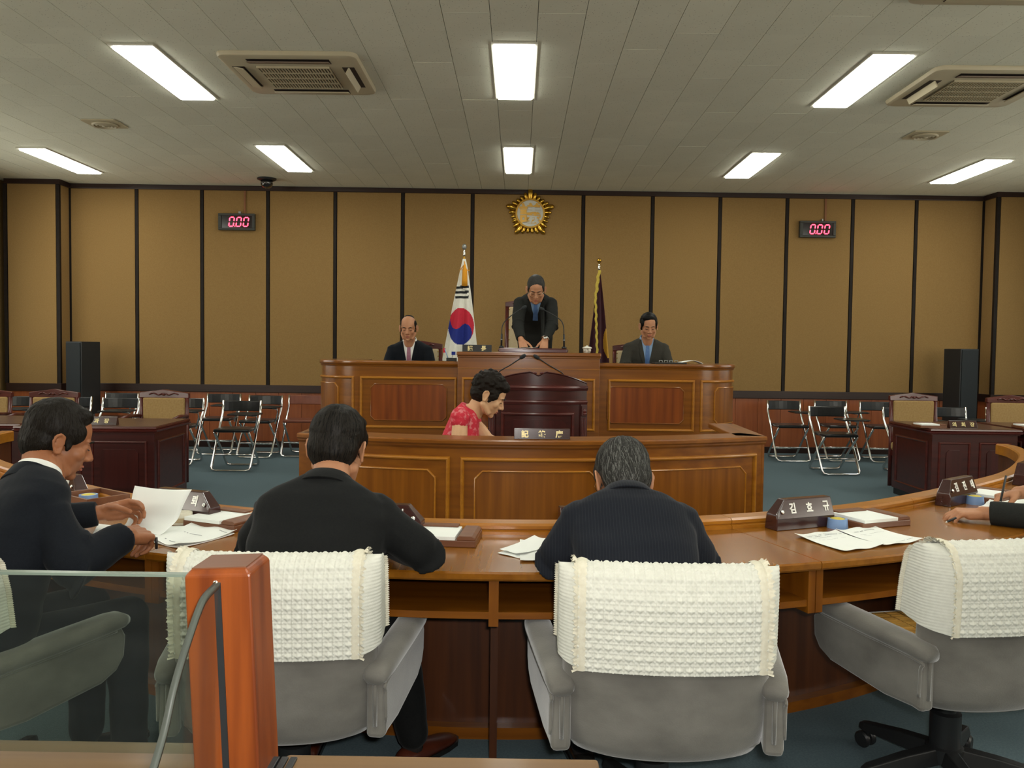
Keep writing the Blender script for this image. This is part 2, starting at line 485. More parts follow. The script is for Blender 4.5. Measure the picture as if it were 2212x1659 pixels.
def obj(name, mb, mats, parent=None, smooth=False, bevel=0.0, seg=2, auto=None):
    me = mb if isinstance(mb, bpy.types.Mesh) else tomesh(mb, name, mats, smooth or bool(auto))
    o = D.objects.new(name, me)
    COL.objects.link(o)
    if parent is not None:
        o.parent = parent
    if bevel:
        b = o.modifiers.new('bevel', 'BEVEL')
        b.width = bevel
        b.segments = seg
        b.limit_method = 'ANGLE'
        b.angle_limit = math.radians(40)
        b.harden_normals = False
    if auto:
        me.set_sharp_from_angle(angle=math.radians(auto))
    return o


def thing(name, label, cat, loc=(0, 0, 0), rz=0.0, group=None):
    o = D.objects.new(name, None)
    COL.objects.link(o)
    o.empty_display_size = 0.1
    o.location = loc
    o.rotation_euler = (0, 0, rz)
    tag(o, label, cat, group)
    return o


def tag(o, label, cat, group=None):
    o['label'] = label
    o['category'] = cat
    if group:
        o['group'] = group
    return o


def struct(o):
    o['kind'] = 'structure'
    return o


def stuff(o):
    o['kind'] = 'stuff'
    return o


def dup(o, loc, rz, label, group=None, parent=None):
    kids = [c for c in COL.objects if c.parent == o] if parent is None else [c for c in COL.objects if c.parent == o]
    r = o.copy()
    COL.objects.link(r)
    if parent is None:
        r.location = loc
        r.rotation_euler = (0, 0, rz)
        r['label'] = label
        if group:
            r['group'] = group
    else:
        r.parent = parent
    for c in kids:
        dup(c, None, None, None, None, r)
    return r


def text_mb(body, size, depth, bold=0.0):
    c = D.curves.new('lettering', 'FONT')
    c.body = body
    c.size = size
    c.extrude = depth
    c.offset = bold
    c.align_x = 'CENTER'
    c.align_y = 'CENTER'
    c.resolution_u = 3
    o = D.objects.new('lettering', c)
    COL.objects.link(o)
    bpy.context.view_layer.update()
    dg = bpy.context.evaluated_depsgraph_get()
    me = D.meshes.new_from_object(o.evaluated_get(dg))
    mb = MB()
    mb.add([v.co[:] for v in me.vertices], [tuple(p.vertices) for p in me.polygons])
    D.objects.remove(o)
    D.curves.remove(c)
    D.meshes.remove(me)
    if mb.v:                       # true centre
        a = np.array(mb.v)
        c0 = (a.max(0) + a.min(0)) / 2
        mb.v = [(p[0] - c0[0], p[1] - c0[1], p[2] - c0[2]) for p in mb.v]
    return mb


def catmull(pts, per=12):
    P = [np.array(p, float) for p in pts]
    P = [2 * P[0] - P[1]] + P + [2 * P[-1] - P[-2]]
    out = []
    for i in range(1, len(P) - 2):
        for k in range(per):
            t = k / per
            a, b, c, d = P[i - 1], P[i], P[i + 1], P[i + 2]
            out.append(0.5 * (2 * b + (c - a) * t + (2 * a - 5 * b + 4 * c - d) * t * t + (3 * b - a - 3 * c + d) * t ** 3))
    out.append(P[-2])
    return out


class Plan:
    """a curve on the floor plan; off > 0 lies to the right of travel (towards the public)"""

    def __init__(s, pts):
        s.p = np.array(pts, float)
        d = np.linalg.norm(np.diff(s.p, axis=0), axis=1)
        s.s = np.concatenate([[0], np.cumsum(d)])
        s.L = s.s[-1]

    def at(s, t, off=0.0):
        x = np.interp(t, s.s, s.p[:, 0])
        y = np.interp(t, s.s, s.p[:, 1])
        e = 0.012
        a, b = max(t - e, 0), min(t + e, s.L)
        tx = np.interp(b, s.s, s.p[:, 0]) - np.interp(a, s.s, s.p[:, 0])
        ty = np.interp(b, s.s, s.p[:, 1]) - np.interp(a, s.s, s.p[:, 1])
        n = math.hypot(tx, ty) or 1
        return (x + ty / n * off, y - tx / n * off)

    def nearest(s, x, y):
        i = np.argmin((s.p[:, 0] - x) ** 2 + (s.p[:, 1] - y) ** 2)
        return float(s.s[i])

    def steps(s, a, b, ds=0.05):
        n = max(1, int(math.ceil((b - a) / ds)))
        return [a + (b - a) * i / n for i in range(n + 1)]

    def slab(s, mb, a, b, o0, o1, z0, z1, ds=0.05, prof=None):
        """box bent along the curve, or the cross-section prof [(off,z)...]"""
        prof = prof or [(o0, z0), (o1, z0), (o1, z1), (o0, z1)]
        rings = [[(*s.at(t, o), z) for o, z in prof] for t in s.steps(a, b, ds)]
        return mb.loft(rings)

    def panel(s, mb, a, b, z0, z1, o0, o1, cut=0.0, ds=0.05):
        """raised panel with cut corners"""
        ts = s.steps(a, b, ds)
        if cut:
            ts = sorted(set(ts + [a + cut, b - cut]))
        rings = []
        for t in ts:
            c = 0.0
            if cut:
                c = max(0.0, cut - (t - a), cut - (b - t))
            rings.append([(*s.at(t, o0), z0 + c), (*s.at(t, o1), z0 + c), (*s.at(t, o1), z1 - c), (*s.at(t, o0), z1 - c)])
        return mb.loft(rings)

    def mould(s, mb, a, b, z0, z1, w, o0, o1, cut=0.0, ds=0.05):
        """frame of bead moulding round the rectangle, optionally with cut corners"""
        def path(a, b, z0, z1, c):
            if c:
                pts = [(a + c, z0), (b - c, z0), (b, z0 + c), (b, z1 - c), (b - c, z1), (a + c, z1), (a, z1 - c), (a, z0 + c)]
            else:
                pts = [(a, z0), (b, z0), (b, z1), (a, z1)]
            return pts
        P0 = path(a, b, z0, z1, cut)
        k = 0.41 * w if cut else 0
        P1 = path(a + w / 2, b - w / 2, z0 + w / 2, z1 - w / 2, cut - k / 2 if cut else 0)
        P2 = path(a + w, b - w, z0 + w, z1 - w, cut - k if cut else 0)
        rings = []
        n = len(P0)
        for i in range(n):
            j = (i + 1) % n
            m = max(1, int(abs(P0[j][0] - P0[i][0]) / ds))
            for q in range(m):
                f = q / m
                L = lambda P: (P[i][0] + (P[j][0] - P[i][0]) * f, P[i][1] + (P[j][1] - P[i][1]) * f)
                p0, p1, p2 = L(P0), L(P1), L(P2)
                rings.append([(*s.at(p0[0], o0), p0[1]), (*s.at(p0[0] + (p1[0] - p0[0]) * .4, o1 * .8 + o0 * .2), p0[1] + (p1[1] - p0[1]) * .4),
                              (*s.at(p1[0], o1), p1[1]),
                              (*s.at(p2[0] + (p1[0] - p2[0]) * .4, o1 * .8 + o0 * .2), p2[1] + (p1[1] - p2[1]) * .4), (*s.at(p2[0], o0), p2[1])])
        rings.append(rings[0])
        return mb.loft(rings, cap=False)


def remesh(mb, voxel, smooth=2, wrinkle=0.0, wscale=9.0):
    me = D.meshes.new('tmp')
    me.from_pydata(mb.v, [], mb.f)
    bm = bmesh.new()
    bm.from_mesh(me)
    bmesh.ops.recalc_face_normals(bm, faces=bm.faces)
    bm.to_mesh(me)
    bm.free()
    o = D.objects.new('tmp', me)
    COL.objects.link(o)
    r = o.modifiers.new('r', 'REMESH')
    r.mode = 'VOXEL'
    r.voxel_size = voxel
    if smooth:
        sm = o.modifiers.new('s', 'SMOOTH')
        sm.factor = 0.5
        sm.iterations = smooth
    bpy.context.view_layer.update()
    me2 = D.meshes.new_from_object(o.evaluated_get(bpy.context.evaluated_depsgraph_get()))
    D.objects.remove(o)
    D.meshes.remove(me)
    if wrinkle:
        n = len(me2.vertices)
        co = np.empty(n * 3)
        no = np.empty(n * 3)
        me2.vertices.foreach_get('co', co)
        me2.vertices.foreach_get('normal', no)
        co = co.reshape(-1, 3)
        no = no.reshape(-1, 3)
        w = np.array([noise.noise(Vector((p[0] * wscale * 0.7, p[1] * wscale * 0.7, p[2] * wscale * 1.8))) +
                      0.5 * noise.noise(Vector((p[0] * wscale * 1.7 + 5, p[1] * wscale * 1.7, p[2] * wscale * 3.1))) for p in co])
        co = co + no * (w * wrinkle)[:, None]
        me2.vertices.foreach_set('co', co.reshape(-1))
    me2.polygons.foreach_set('use_smooth', [True] * len(me2.polygons))
    me2.update()
    return me2


def place_mesh(name, me, mats, root):
    """world-space mesh hung under a root Empty"""
    me.name = name
    me.materials.clear()
    for m in (mats if isinstance(mats, (list, tuple)) else [mats]):
        me.materials.append(m)
    me.transform(Matrix.Translation(-Vector(root.location)))
    o = D.objects.new(name, me)
    COL.objects.link(o)
    o.parent = root
    return o


def wobj(name, mb, mats, root, smooth=False, **k):
    """world-space MB hung under an unrotated root"""
    mb.xform(Matrix.Translation(-Vector(root.location)))
    return obj(name, mb, mats, root, smooth, **k)

# ================================================================== THE ROOM
CEIL = 3.42
TH = 0.0170
YW = 10.95
XL, XR = -6.66, 6.80
ROOM = Matrix.Translation((0, YW, 0)) @ Matrix.Rotation(TH, 4, 'Z')     # local: x along the back wall, -y into the room


def inroom(o):
    o.matrix_world = ROOM
    return o


floor_ = obj('floor', MB().box(-7.2, 7.3, -3.2, 11.6, -0.12, 0.0), M['carpet'])
struct(floor_)

# back wall with fabric panels between dark battens
wb = struct(obj('wall_back', MB().box(-7.0, 7.0, 0.0, 0.18, 0, CEIL + 0.12), M['batten']))
inroom(wb)
tops = [159, 296, 437, 579, 725, 871, 1021.5, 1260.5, 1410, 1556, 1699.7, 1840.7, 1978, 2110.8]
WX = [-5.875, -5.006, -4.156, -3.297, -2.419, -1.537, -0.626, 0.825, 1.735, 2.623, 3.507, 4.372, 5.212, 6.10]
ZR0, ZR1 = 0.725, 0.825            # dado rail
ZT = CEIL - 0.062                  # underside of the cornice
for i in range(len(WX) - 1):
    a = WX[i] + (0.025 if i else 0.012)
    b = WX[i + 1] - (0.025 if i < len(WX) - 2 else 0.012)
    p = obj('wall_panel', MB().box(a, b, -0.014, 0.0, ZR1 - 0.01, ZT + 0.01), M['wall_fabric'], wb, bevel=0.004)
for i, x in enumerate(WX):
    obj('batten', MB().box(x - 0.018, x + 0.018, -0.018, 0.0, ZR1 - 0.005, ZT + 0.005), M['batten'], wb)
x = -5.875
while x < 6.09:
    b = min(x + 0.302, 6.10)
    obj('wainscot_board', MB().box(x + 0.0015, b - 0.0015, -0.012, 0.0, 0.08, ZR0 + 0.01), M['wainscot'], wb, bevel=0.002, seg=1)
    x += 0.302
tr = struct(obj('trim_1', MB().box(-5.89, 6.12, -0.035, 0.0, ZT, CEIL), M['rail'], bevel=0.006))
inroom(tr)
tr = struct(obj('trim_2', MB().box(-5.89, 6.12, -0.032, 0.0, ZR0, ZR1), M['rail'], bevel=0.006))
inroom(tr)
tr = struct(obj('baseboard_back', MB().box(-5.89, 6.12, -0.025, 0.0, 0, 0.085), M['rail'], bevel=0.004))
inroom(tr)


def pillar(side, x0, x1, yf, name, idx):
    """corner pillar of a side wall, clad like the back wall; x0 is the face towards the room"""
    lo, hi = min(x0, x1), max(x0, x1)
    w = struct(obj(name, MB().box(lo, hi, yf, 0.17, 0, CEIL + 0.1), M['batten']))
    sgn = 1 if side == 'left' else -1
    obj('wall_panel', MB().box(lo + 0.03, hi - 0.03, yf - 0.014, yf, ZR1 - 0.01, ZT + 0.01), M['wall_fabric'], w, bevel=0.004)
    if sgn > 0:
        obj('wall_panel', MB().box(x0, x0 + 0.014, yf + 0.03, -0.03, ZR1 - 0.01, ZT + 0.01), M['wall_fabric'], w, bevel=0.004)
        obj('wainscot_board', MB().box(x0, x0 + 0.012, yf, -0.012, 0.08, ZR0), M['wainscot'], w)
    else:
        obj('wall_panel', MB().box(x0 - 0.014, x0, yf + 0.03, -0.03, ZR1 - 0.01, ZT + 0.01), M['wall_fabric'], w, bevel=0.004)
        obj('wainscot_board', MB().box(x0 - 0.012, x0, yf, -0.012, 0.08, ZR0), M['wainscot'], w)
    for k in range(2):
        a = lo + (hi - lo) * k / 2
        obj('wainscot_board', MB().box(a + 0.002, a + (hi - lo) / 2 - 0.002, yf - 0.012, yf, 0.08, ZR0), M['wainscot'], w)
    for xx in (lo, hi):
        obj('batten', MB().box(xx - 0.02, xx + 0.02, yf - 0.019, yf + 0.021, ZR1, ZT), M['batten'], w)
    for j, (z0, z1, t) in enumerate(((ZT, CEIL, 0.035), (ZR0, ZR1, 0.032), (0, 0.085, 0.025))):
        m = MB().box(lo - (t if sgn < 0 else 0), hi + (t if sgn > 0 else 0), yf - t, yf, z0, z1)
        if sgn > 0:
            m.box(x0, x0 + t, yf, -0.036, z0, z1)
        else:
            m.box(x0 - t, x0, yf, -0.036, z0, z1)
        inroom(struct(obj('trim_%d' % (idx + j), m, M['rail'])))
    inroom(w)


pillar('left', -5.89, -6.56, -0.26, 'wall_left_pillar', 3)
pillar('right', 6.12, 6.95, -0.30, 'wall_right_pillar', 6)


def side_wall(name, x, t, tri, yb):
    """side wall with a long window opening (outside the frame)"""
    y0, y1, z0, z1 = 6.2, 10.2, 0.95, 2.7
    lo, hi = min(x, x + t), max(x, x + t)
    m = MB().box(lo, hi, -3.2, y0, 0, CEIL + 0.1).box(lo, hi, y1, yb, 0, CEIL + 0.1).box(lo, hi, y0, y1, 0, z0).box(lo, hi, y0, y1, z1, CEIL + 0.1)
    struct(obj(name, m, M['wall_fabric']))
    f = MB()
    for yy in (y0, y0 + 1.0, y0 + 2.0, y0 + 3.0, y1 - 0.06):
        f.box(lo + 0.05, hi - 0.05, yy, yy + 0.06, z0, z1)
    f.box(lo + 0.05, hi - 0.05, y0, y1, z0, z0 + 0.06).box(lo + 0.05, hi - 0.05, y0, y1, z1 - 0.06, z1)
    w = struct(obj('window_%d' % tri, f, M['lamp_frame']))
    for k in range(4):
        obj('pane', MB().box((lo + hi) / 2 - 0.003, (lo + hi) / 2 + 0.003, y0 + k + 0.06, y0 + k + 1.0, z0 + 0.06, z1 - 0.06), M['glass'], w)


side_wall('wall_left', XL, -0.2, 1, 10.75)
side_wall('wall_right', XR + 0.1, 0.2, 2, 10.72)
struct(obj('wall_front', MB().box(-7.0, 7.2, -3.2, -3.0, 0, CEIL + 0.1), M['wall_fabric']))

# ceiling boards: the nearest 300 as objects, the rest as one part
ceil_ = struct(obj('ceiling', MB().box(-7.1, 7.2, -3.2, 11.4, CEIL + 0.014, CEIL + 0.1), M['gap']))
TW, TL = 0.3, 0.6
tile_me = tomesh(MB().box(0.0018, TW - 0.0018, 0.001, TL - 0.001, 0, 0.014), 'ceiling_tile', M['ceiling'])
cells = []
for i in range(-22, 24):
    for j in range(-7, 20):
        x0 = -0.205 + i * TW
        y0 = 0.15 + j * TL + (TL / 2 if i % 2 else 0)
        if x0 < XL - 0.2 or x0 > XR + 0.1 or y0 < -3.4:
            continue
        y1 = min(y0 + TL, YW + 0.05 + TH * x0 + 0.1)
        if y1 - y0 < 0.03:
            continue
        cells.append((x0, y0, y1))
inview = [c for c in cells if c[1] > 4.35 and abs(c[0] + 0.15 - 0.1) < 0.66 * (c[2] + 0.1)]
inview.sort(key=lambda c: c[1])
for x0, y0, y1 in inview[:298]:
    o = D.objects.new('ceiling_tile', tile_me)
    COL.objects.link(o)
    o.parent = ceil_
    o.location = (x0, y0, CEIL + random.uniform(-0.0008, 0.0008))
    if y1 - y0 < TL - 1e-6:
        o.scale.y = (y1 - y0) / TL
mb = MB()
keep = set(inview[:298])
for c in cells:
    if c not in keep:
        mb.box(c[0] + 0.0018, c[0] + TW - 0.0018, c[1] + 0.001, c[2] - 0.001, CEIL, CEIL + 0.014)
stuff(obj('ceiling_tiles', mb, M['ceiling'], ceil_))

# fluorescent panels
lamp_frame = MB()
lamp_frame.box(-0.160, 0.160, -0.625, -0.602, -0.012, 0).box(-0.160, 0.160, 0.602, 0.625, -0.012, 0)
lamp_frame.box(-0.160, -0.142, -0.602, 0.602, -0.012, 0).box(0.142, 0.160, -0.602, 0.602, -0.012, 0)
lamp_frame.box(-0.142, 0.142, -0.602, 0.602, -0.008, -0.002)
lamp_frame_me = tomesh(lamp_frame, 'frame', M['lamp_frame'])
q = []
for cx, cy, a0 in ((0.122, 0.582, 0), (-0.122, 0.582, 90), (-0.122, -0.582, 180), (0.122, -0.582, 270)):
    for k in range(5):
        a = math.radians(a0 + k * 22.5)
        q.append((cx + 0.02 * math.cos(a), cy + 0.02 * math.sin(a)))
lamp_diff_me = tomesh(MB().prism(q, -0.0230, -0.0085), 'diffuser', M['diffuser'])
LAMPS = [(-5.23, 9.51, 'far row of ceiling lamps, beside the left wall'), (-2.61, 9.27, 'far row of ceiling lamps, near the dome camera'),
         (-0.03, 9.24, 'far row of ceiling lamps, above the gold emblem'), (2.565, 9.36, 'far row of ceiling lamps, right of the emblem'),
         (5.09, 9.55, 'far row of ceiling lamps, beside the right wall'), (-2.73, 6.46, 'near row, left of the air conditioner with an open vent'),
         (-0.055, 6.36, 'near row of ceiling lamps, in the middle of the ceiling'), (2.595, 6.49, 'near row of ceiling lamps, left of the right air conditioner'),
         (-5.25, 6.5, 'unseen left end of the near row'), (5.15, 6.5, 'unseen right end of the near row')]
for xx, cn in ((-5.25, 'leftmost'), (-2.70, 'second from the left'), (-0.05, 'middle'), (2.6, 'fourth from the left'), (5.15, 'rightmost')):
    for yy, rn in ((3.55, 'above the members desk'), (0.65, 'above the public'), (-1.9, 'at the rear wall')):
        LAMPS.append((xx, yy, cn + ' of the unseen row ' + rn))
for x, y, w in LAMPS:
    t = thing('ceiling_light', 'white fluorescent ceiling lamp, ' + w, 'lamp', (x, y, CEIL), 0, 'fluorescent panels on the ceiling')
    obj('frame', lamp_frame_me, None, t)
    obj('diffuser', lamp_diff_me, None, t)


# ceiling cassettes
def rrect(hx, hy, r, n=5):
    P = []
    for cx, cy, a0 in ((hx - r, hy - r, 0), (-hx + r, hy - r, 90), (-hx + r, -hy + r, 180), (hx - r, -hy + r, 270)):
        for k in range(n + 1):
            a = math.radians(a0 + k * 90 / n)
            P.append((cx + r * math.cos(a), cy + r * math.sin(a)))
    return P


def cassette(label, loc, open_vent):
    t = thing('air_conditioner', label, 'air conditioner', loc, 0, 'ceiling air conditioners')
    hx, hy = 0.505, 0.455
    rings = []
    for sx, z in ((1.0, 0.0), (1.0, -0.012), (0.985, -0.028), (0.95, -0.036)):
        rings.append([(x * sx, y * sx, z) for x, y in rrect(hx, hy, 0.07)])
    obj('panel', MB().loft(rings), M['ac'], t, auto=35)
    g = MB()
    for k in range(25):
        x = -0.265 + 0.53 * k / 24
        g.box(x - 0.0048, x + 0.0048, -0.235, 0.235, -0.048, -0.036)
    for k in range(5):
        y = -0.235 + 0.47 * k / 4
        g.box(-0.27, 0.27, y - 0.006, y + 0.006, -0.050, -0.036)
    stuff(obj('grille', g, M['ac'], t))
    obj('grille_recess', MB().box(-0.272, 0.272, -0.24, 0.24, -0.038, -0.0345), M['ac_dark'], t)
    for k, (cx, cy, L, W, rot) in enumerate(((0, -0.345, 0.30, 0.045, 0), (0, 0.345, 0.30, 0.045, 0), (-0.405, 0, 0.28, 0.045, 1), (0.405, 0, 0.28, 0.045, 1))):
        if rot:
            sl = MB().box(cx - W, cx + W, -L * .82, L * .82, -0.038, -0.034)
            lv = MB().box(cx - W * .85, cx + W * .85, -L * .8, L * .8, -0.004, 0.004)
        else:
            sl = MB().box(-L, L, cy - W, cy + W, -0.038, -0.034)
            lv = MB().box(-L * .98, L * .98, cy - W * .85, cy + W * .85, -0.004, 0.004)
        v = obj('vent', sl, M['ac_dark'], t)
        isopen = k == open_vent
        ang = math.radians(62 if isopen else 12)
        R = Matrix.Translation((cx, cy, -0.046)) @ Matrix.Rotation(ang if not rot else (-ang if cx > 0 else ang), 4, 'Y' if rot else 'X') @ Matrix.Translation((-cx, -cy, 0))
        lv.xform(R)
        obj('louver', lv, M['ac'] if (rot or k == 1) else M['ac_louver'], v)
    return t


cassette('beige ceiling air conditioner with wide slatted grille, left of the middle lamp', (-1.685, 6.40, CEIL), 3)
cassette('beige ceiling air conditioner at the right, beyond the rightmost near lamp', (3.51, 6.56, CEIL), 2)
cassette('beige ceiling air conditioner nearest the viewer, only its front edge showing', (2.75, 4.55, CEIL), 2)


def round_vent(label, loc):
    t = thing('ceiling_vent', label, 'vent', loc, 0, 'round ceiling diffusers')
    obj('plate', MB().prism(rrect(0.16, 0.145, 0.012, 2), -0.012, 0.0), M['ac'], t)
    for r in (0.115, 0.085, 0.055):
        obj('ring', MB().lathe([(r, -0.012), (r, -0.024), (r - 0.018, -0.034), (r - 0.022, -0.03), (r - 0.02, -0.014)], 28), M['ac'], t, True)
    obj('cap', MB().lathe([(0.03, -0.013), (0.03, -0.03), (0.0, -0.036)], 20), M['ac'], t, True)


round_vent('small round air diffuser in a square plate on the left of the ceiling', (-3.94, 7.90, CEIL))
round_vent('small round air diffuser in a square plate on the right of the ceiling', (3.84, 8.0, CEIL))

t = thing('dome_camera', 'black dome security camera on the ceiling near the back wall', 'camera', (-3.16, 10.38, CEIL))
obj('base', MB().lathe([(0.118, 0), (0.118, -0.012), (0.095, -0.024), (0.07, -0.03), (0.07, -0.02)], 32), M['black'], t, True)
obj('dome', MB().lathe([(0.072, -0.026), (0.075, -0.06), (0.068, -0.088), (0.05, -0.108), (0.026, -0.118), (0.0, -0.121)], 32), M['dome'], t, True)


# digital timers on the back wall
def timer(label, x, z, glare):
    t = thing('digital_timer', label, 'timer', (0, 0, 0), 0, 'speech timers on the back wall')
    t.matrix_world = ROOM @ Matrix.Translation((x, -0.022, z))
    w, h = 0.236, 0.108
    m = MB()
    m.box(-w, w, -0.055, 0.0, h - 0.028, h).box(-w, w, -0.055, 0.0, -h, -h + 0.028).box(-w, -w + 0.04, -0.055, 0, -h + 0.028, h - 0.028).box(w - 0.035, w, -0.055, 0, -h + 0.028, h - 0.028)
    obj('housing', m, M['timer_box'], t, bevel=0.004)
    obj('screen', MB().box(-w + 0.04, w - 0.035, -0.040, 0, -h + 0.028, h - 0.028), M['screen'], t)
    hh, ww, th = 0.058, 0.029, 0.0075
    for k in range(3):
        d = MB()
        cx = -0.065 + k * 0.093
        for (a0, b0, a1, b1) in ((-ww, hh, ww, hh), (-ww, -hh, ww, -hh), (-ww, 0.004, -ww, hh), (-ww, -hh, -ww, -0.004), (ww, 0.004, ww, hh), (ww, -hh, ww, -0.004)):
            dx, dz = a1 - a0, b1 - b0
            L = math.hypot(dx, dz)
            ux, uz = dx / L, dz / L
            nx, nz = -uz, ux
            g = 0.004
            pts = []
            for (s_, n_) in ((g, 0), (g + th, th), (L - g - th, th), (L - g, 0), (L - g - th, -th), (g + th, -th)):
                xx = a0 + ux * s_ + nx * n_
                zz = b0 + uz * s_ + nz * n_
                pts.append((cx + xx + zz * 0.13, zz))
            d.prism(pts, -0.0425, -0.039, 'y')
        obj('digit', d, M['led'], t)
    obj('decimal_point', MB().box(-0.028, -0.017, -0.0425, -0.039, -hh - 0.005, -hh + 0.007), M['led'], t)
    obj('hanger', MB().box(0.02 if x < 0 else 0.055, 0.05 if x < 0 else 0.075, -0.03, -0.004, h, h + 0.03), M['grey_metal'], t)
    obj('conduit', MB().box(0.085 if x < 0 else 0.10, 0.108 if x < 0 else 0.122, -0.008, 0.006, h, ZT - z), M['conduit'], t)


timer('black digital timer showing red zeros on the left part of the back wall', -3.69, 2.947, True)
timer('black digital timer showing red zeros on the right part of the back wall', 3.895, 2.955, False)

# gold council emblem
t = thing('council_emblem', 'gold flower-shaped council emblem with a pale disc on the back wall', 'emblem')
t.matrix_world = ROOM @ Matrix.Translation((0.128, -0.016, 3.112))
obj('backing', MB().lathe([(0.235, 0.0), (0.235, 0.012), (0.0, 0.014)], 40).xform(Matrix.Rotation(PI / 2, 4, 'X')), M['gold'], t, True)
for k in range(5):
    for j in range(5):
        a = math.radians(90 + 72 * k + (j * 14.4))
        f = abs((j if j <= 2 else 5 - j))
        r1 = {0: 0.335, 1: 0.285, 2: 0.262}[f]
        wd = {0: 0.038, 1: 0.027, 2: 0.023}[f]
        r0 = 0.17
        m = MB()
        rings = []
        for i in range(9):
            u = i / 8
            rr = r0 + (r1 - r0) * u
            ww = wd * (0.55 + 0.45 * math.sin(PI * min(u * 0.95, 0.62) / 1.24)) * math.sqrt(max(1e-4, 1 - max(0, (u - 0.55) / 0.45) ** 2.2))
            rings.append([(rr * math.cos(a) - ww * math.cos(b) * math.sin(a), -0.014 - 0.9 * ww * max(0, math.sin(b)), rr * math.sin(a) + ww * math.cos(b) * math.cos(a)) for b in [PI * q_ / 6 for q_ in range(7)] + [PI * 1.5]])
        m.loft(rings)
        obj('petal', m, M['gold'], t, True)
obj('ring', MB().tube([(0.182 * math.cos(2 * PI * i / 48), -0.036, 0.182 * math.sin(2 * PI * i / 48)) for i in range(48)], 0.0125, 8, closed=True), M['gold_flat'], t, True)
obj('disc', MB().lathe([(0.178, 0.0), (0.178, 0.034), (0.0, 0.034)], 48).xform(Matrix.Rotation(PI / 2, 4, 'X')), M['disc'], t)
ch = text_mb('議', 0.275, 0.004, 0.007)
ch.xform(Matrix.Translation((0.0, -0.038, 0.0)) @ Matrix.Rotation(PI / 2, 4, 'X') @ Matrix.Scale(1.05, 4, (1, 0, 0)))
obj('character', ch, M['gold_flat'], t)


# flags
def flag_pole(t, zt, ball, lean=0.0):
    obj('pole', MB().tube([(0, 0, 0.05), (0, 0, zt - 0.12)], 0.0135, 10), M['gold_flat'], t, True)
    obj('tip', MB().lathe([(0.010, zt - 0.13), (0.017, zt - 0.09), (0.012, zt - 0.045), (0.006, zt - 0.03)], 14), M['chrome'], t, True)
    obj('finial', MB().ell((0, 0, zt), (0.029, 0.029, 0.036 if ball == 'bud' else 0.029), nu=18, nv=12), M['gold'] if ball != 'bud' else M['grey_metal'], t, True)
    obj('stand', MB().lathe([(0.19, 0), (0.19, 0.02), (0.05, 0.05), (0.03, 0.12), (0.022, 0.14), (0, 0.14)], 28), M['gold_flat'], t, True)


FY = 10.2
t = thing('national_flag', 'white flag with red and blue circle, draped on a pole left of the tall chair', 'flag', (-0.68, FY, 0), 0, 'flags behind the bench')
flag_pole(t, 2.58, 'bud')
NU, NV = 72, 150
z_top, z_bot = 2.43, 0.95
m = MB()
vs, fs, mi = [], [], []


def flag_pt(u, v):
    z = z_top + (z_bot - z_top) * v
    xl = -0.015 + (-0.235 + 0.0) * v ** 0.92 * 1.21
    xr = 0.02 + 0.195 * v ** 0.85
    x = xl + (xr - xl) * u
    y = -0.03 - 0.05 * v * math.cos(u * 2 * PI * 2.3 + 0.6 + v) - 0.07 * math.sin(PI * u) * v
    return x, y, z


for j in range(NV + 1):
    for i in range(NU + 1):
        vs.append(flag_pt(i / NU, j / NV))
for j in range(NV):
    for i in range(NU):
        fs.append((j * (NU + 1) + i, j * (NU + 1) + i + 1, (j + 1) * (NU + 1) + i + 1, (j + 1) * (NU + 1) + i))
        x, _, z = flag_pt((i + .5) / NU, (j + .5) / NV)
        c = 0
        ex, ez = (x + 0.03) / 0.157, (z - 1.606) / 0.226
        if ex * ex + ez * ez < 1:
            ca, sa = math.cos(-0.8), math.sin(-0.8)
            px, pz = ex * ca + ez * sa, -ex * sa + ez * ca
            red = pz > 0
            if (px + 0.5) ** 2 + pz ** 2 < 0.25:
                red = True
            elif (px - 0.5) ** 2 + pz ** 2 < 0.25:
                red = False
            c = 1 if red else 2
        zz = z - (x + 0.02) * 0.05
        if -0.105 < x < 0.06 + 0 * z and x > -0.108 and x < 0.062:
            for z0 in (2.085, 2.023, 1.962):
                if abs(zz - z0) < 0.0155:
                    c = 3
        mi.append(c)
m.v, m.f, m.mi = vs, fs, mi
cl = obj('cloth', m, [M['flag_white'], M['flag_red'], M['flag_blue'], M['flag_black']], t, True)
sd = cl.modifiers.new('thickness', 'SOLIDIFY')
sd.thickness = 0.003
tas = obj('tassel', MB().lathe([(0.010, 2.36), (0.016, 2.33), (0.030, 2.29), (0.034, 2.18), (0.036, 2.10), (0.0, 2.095)], 16, (0.012, -0.06, 0)), M['tassel'], t, True)
obj('cord', MB().tube([(0.0, -0.02, 2.42), (0.01, -0.05, 2.36), (-0.05, -0.06, 2.29), (0.012, -0.065, 2.30), (0.07, -0.06, 2.285)], 0.006, 6), M['tassel'], tas, True)

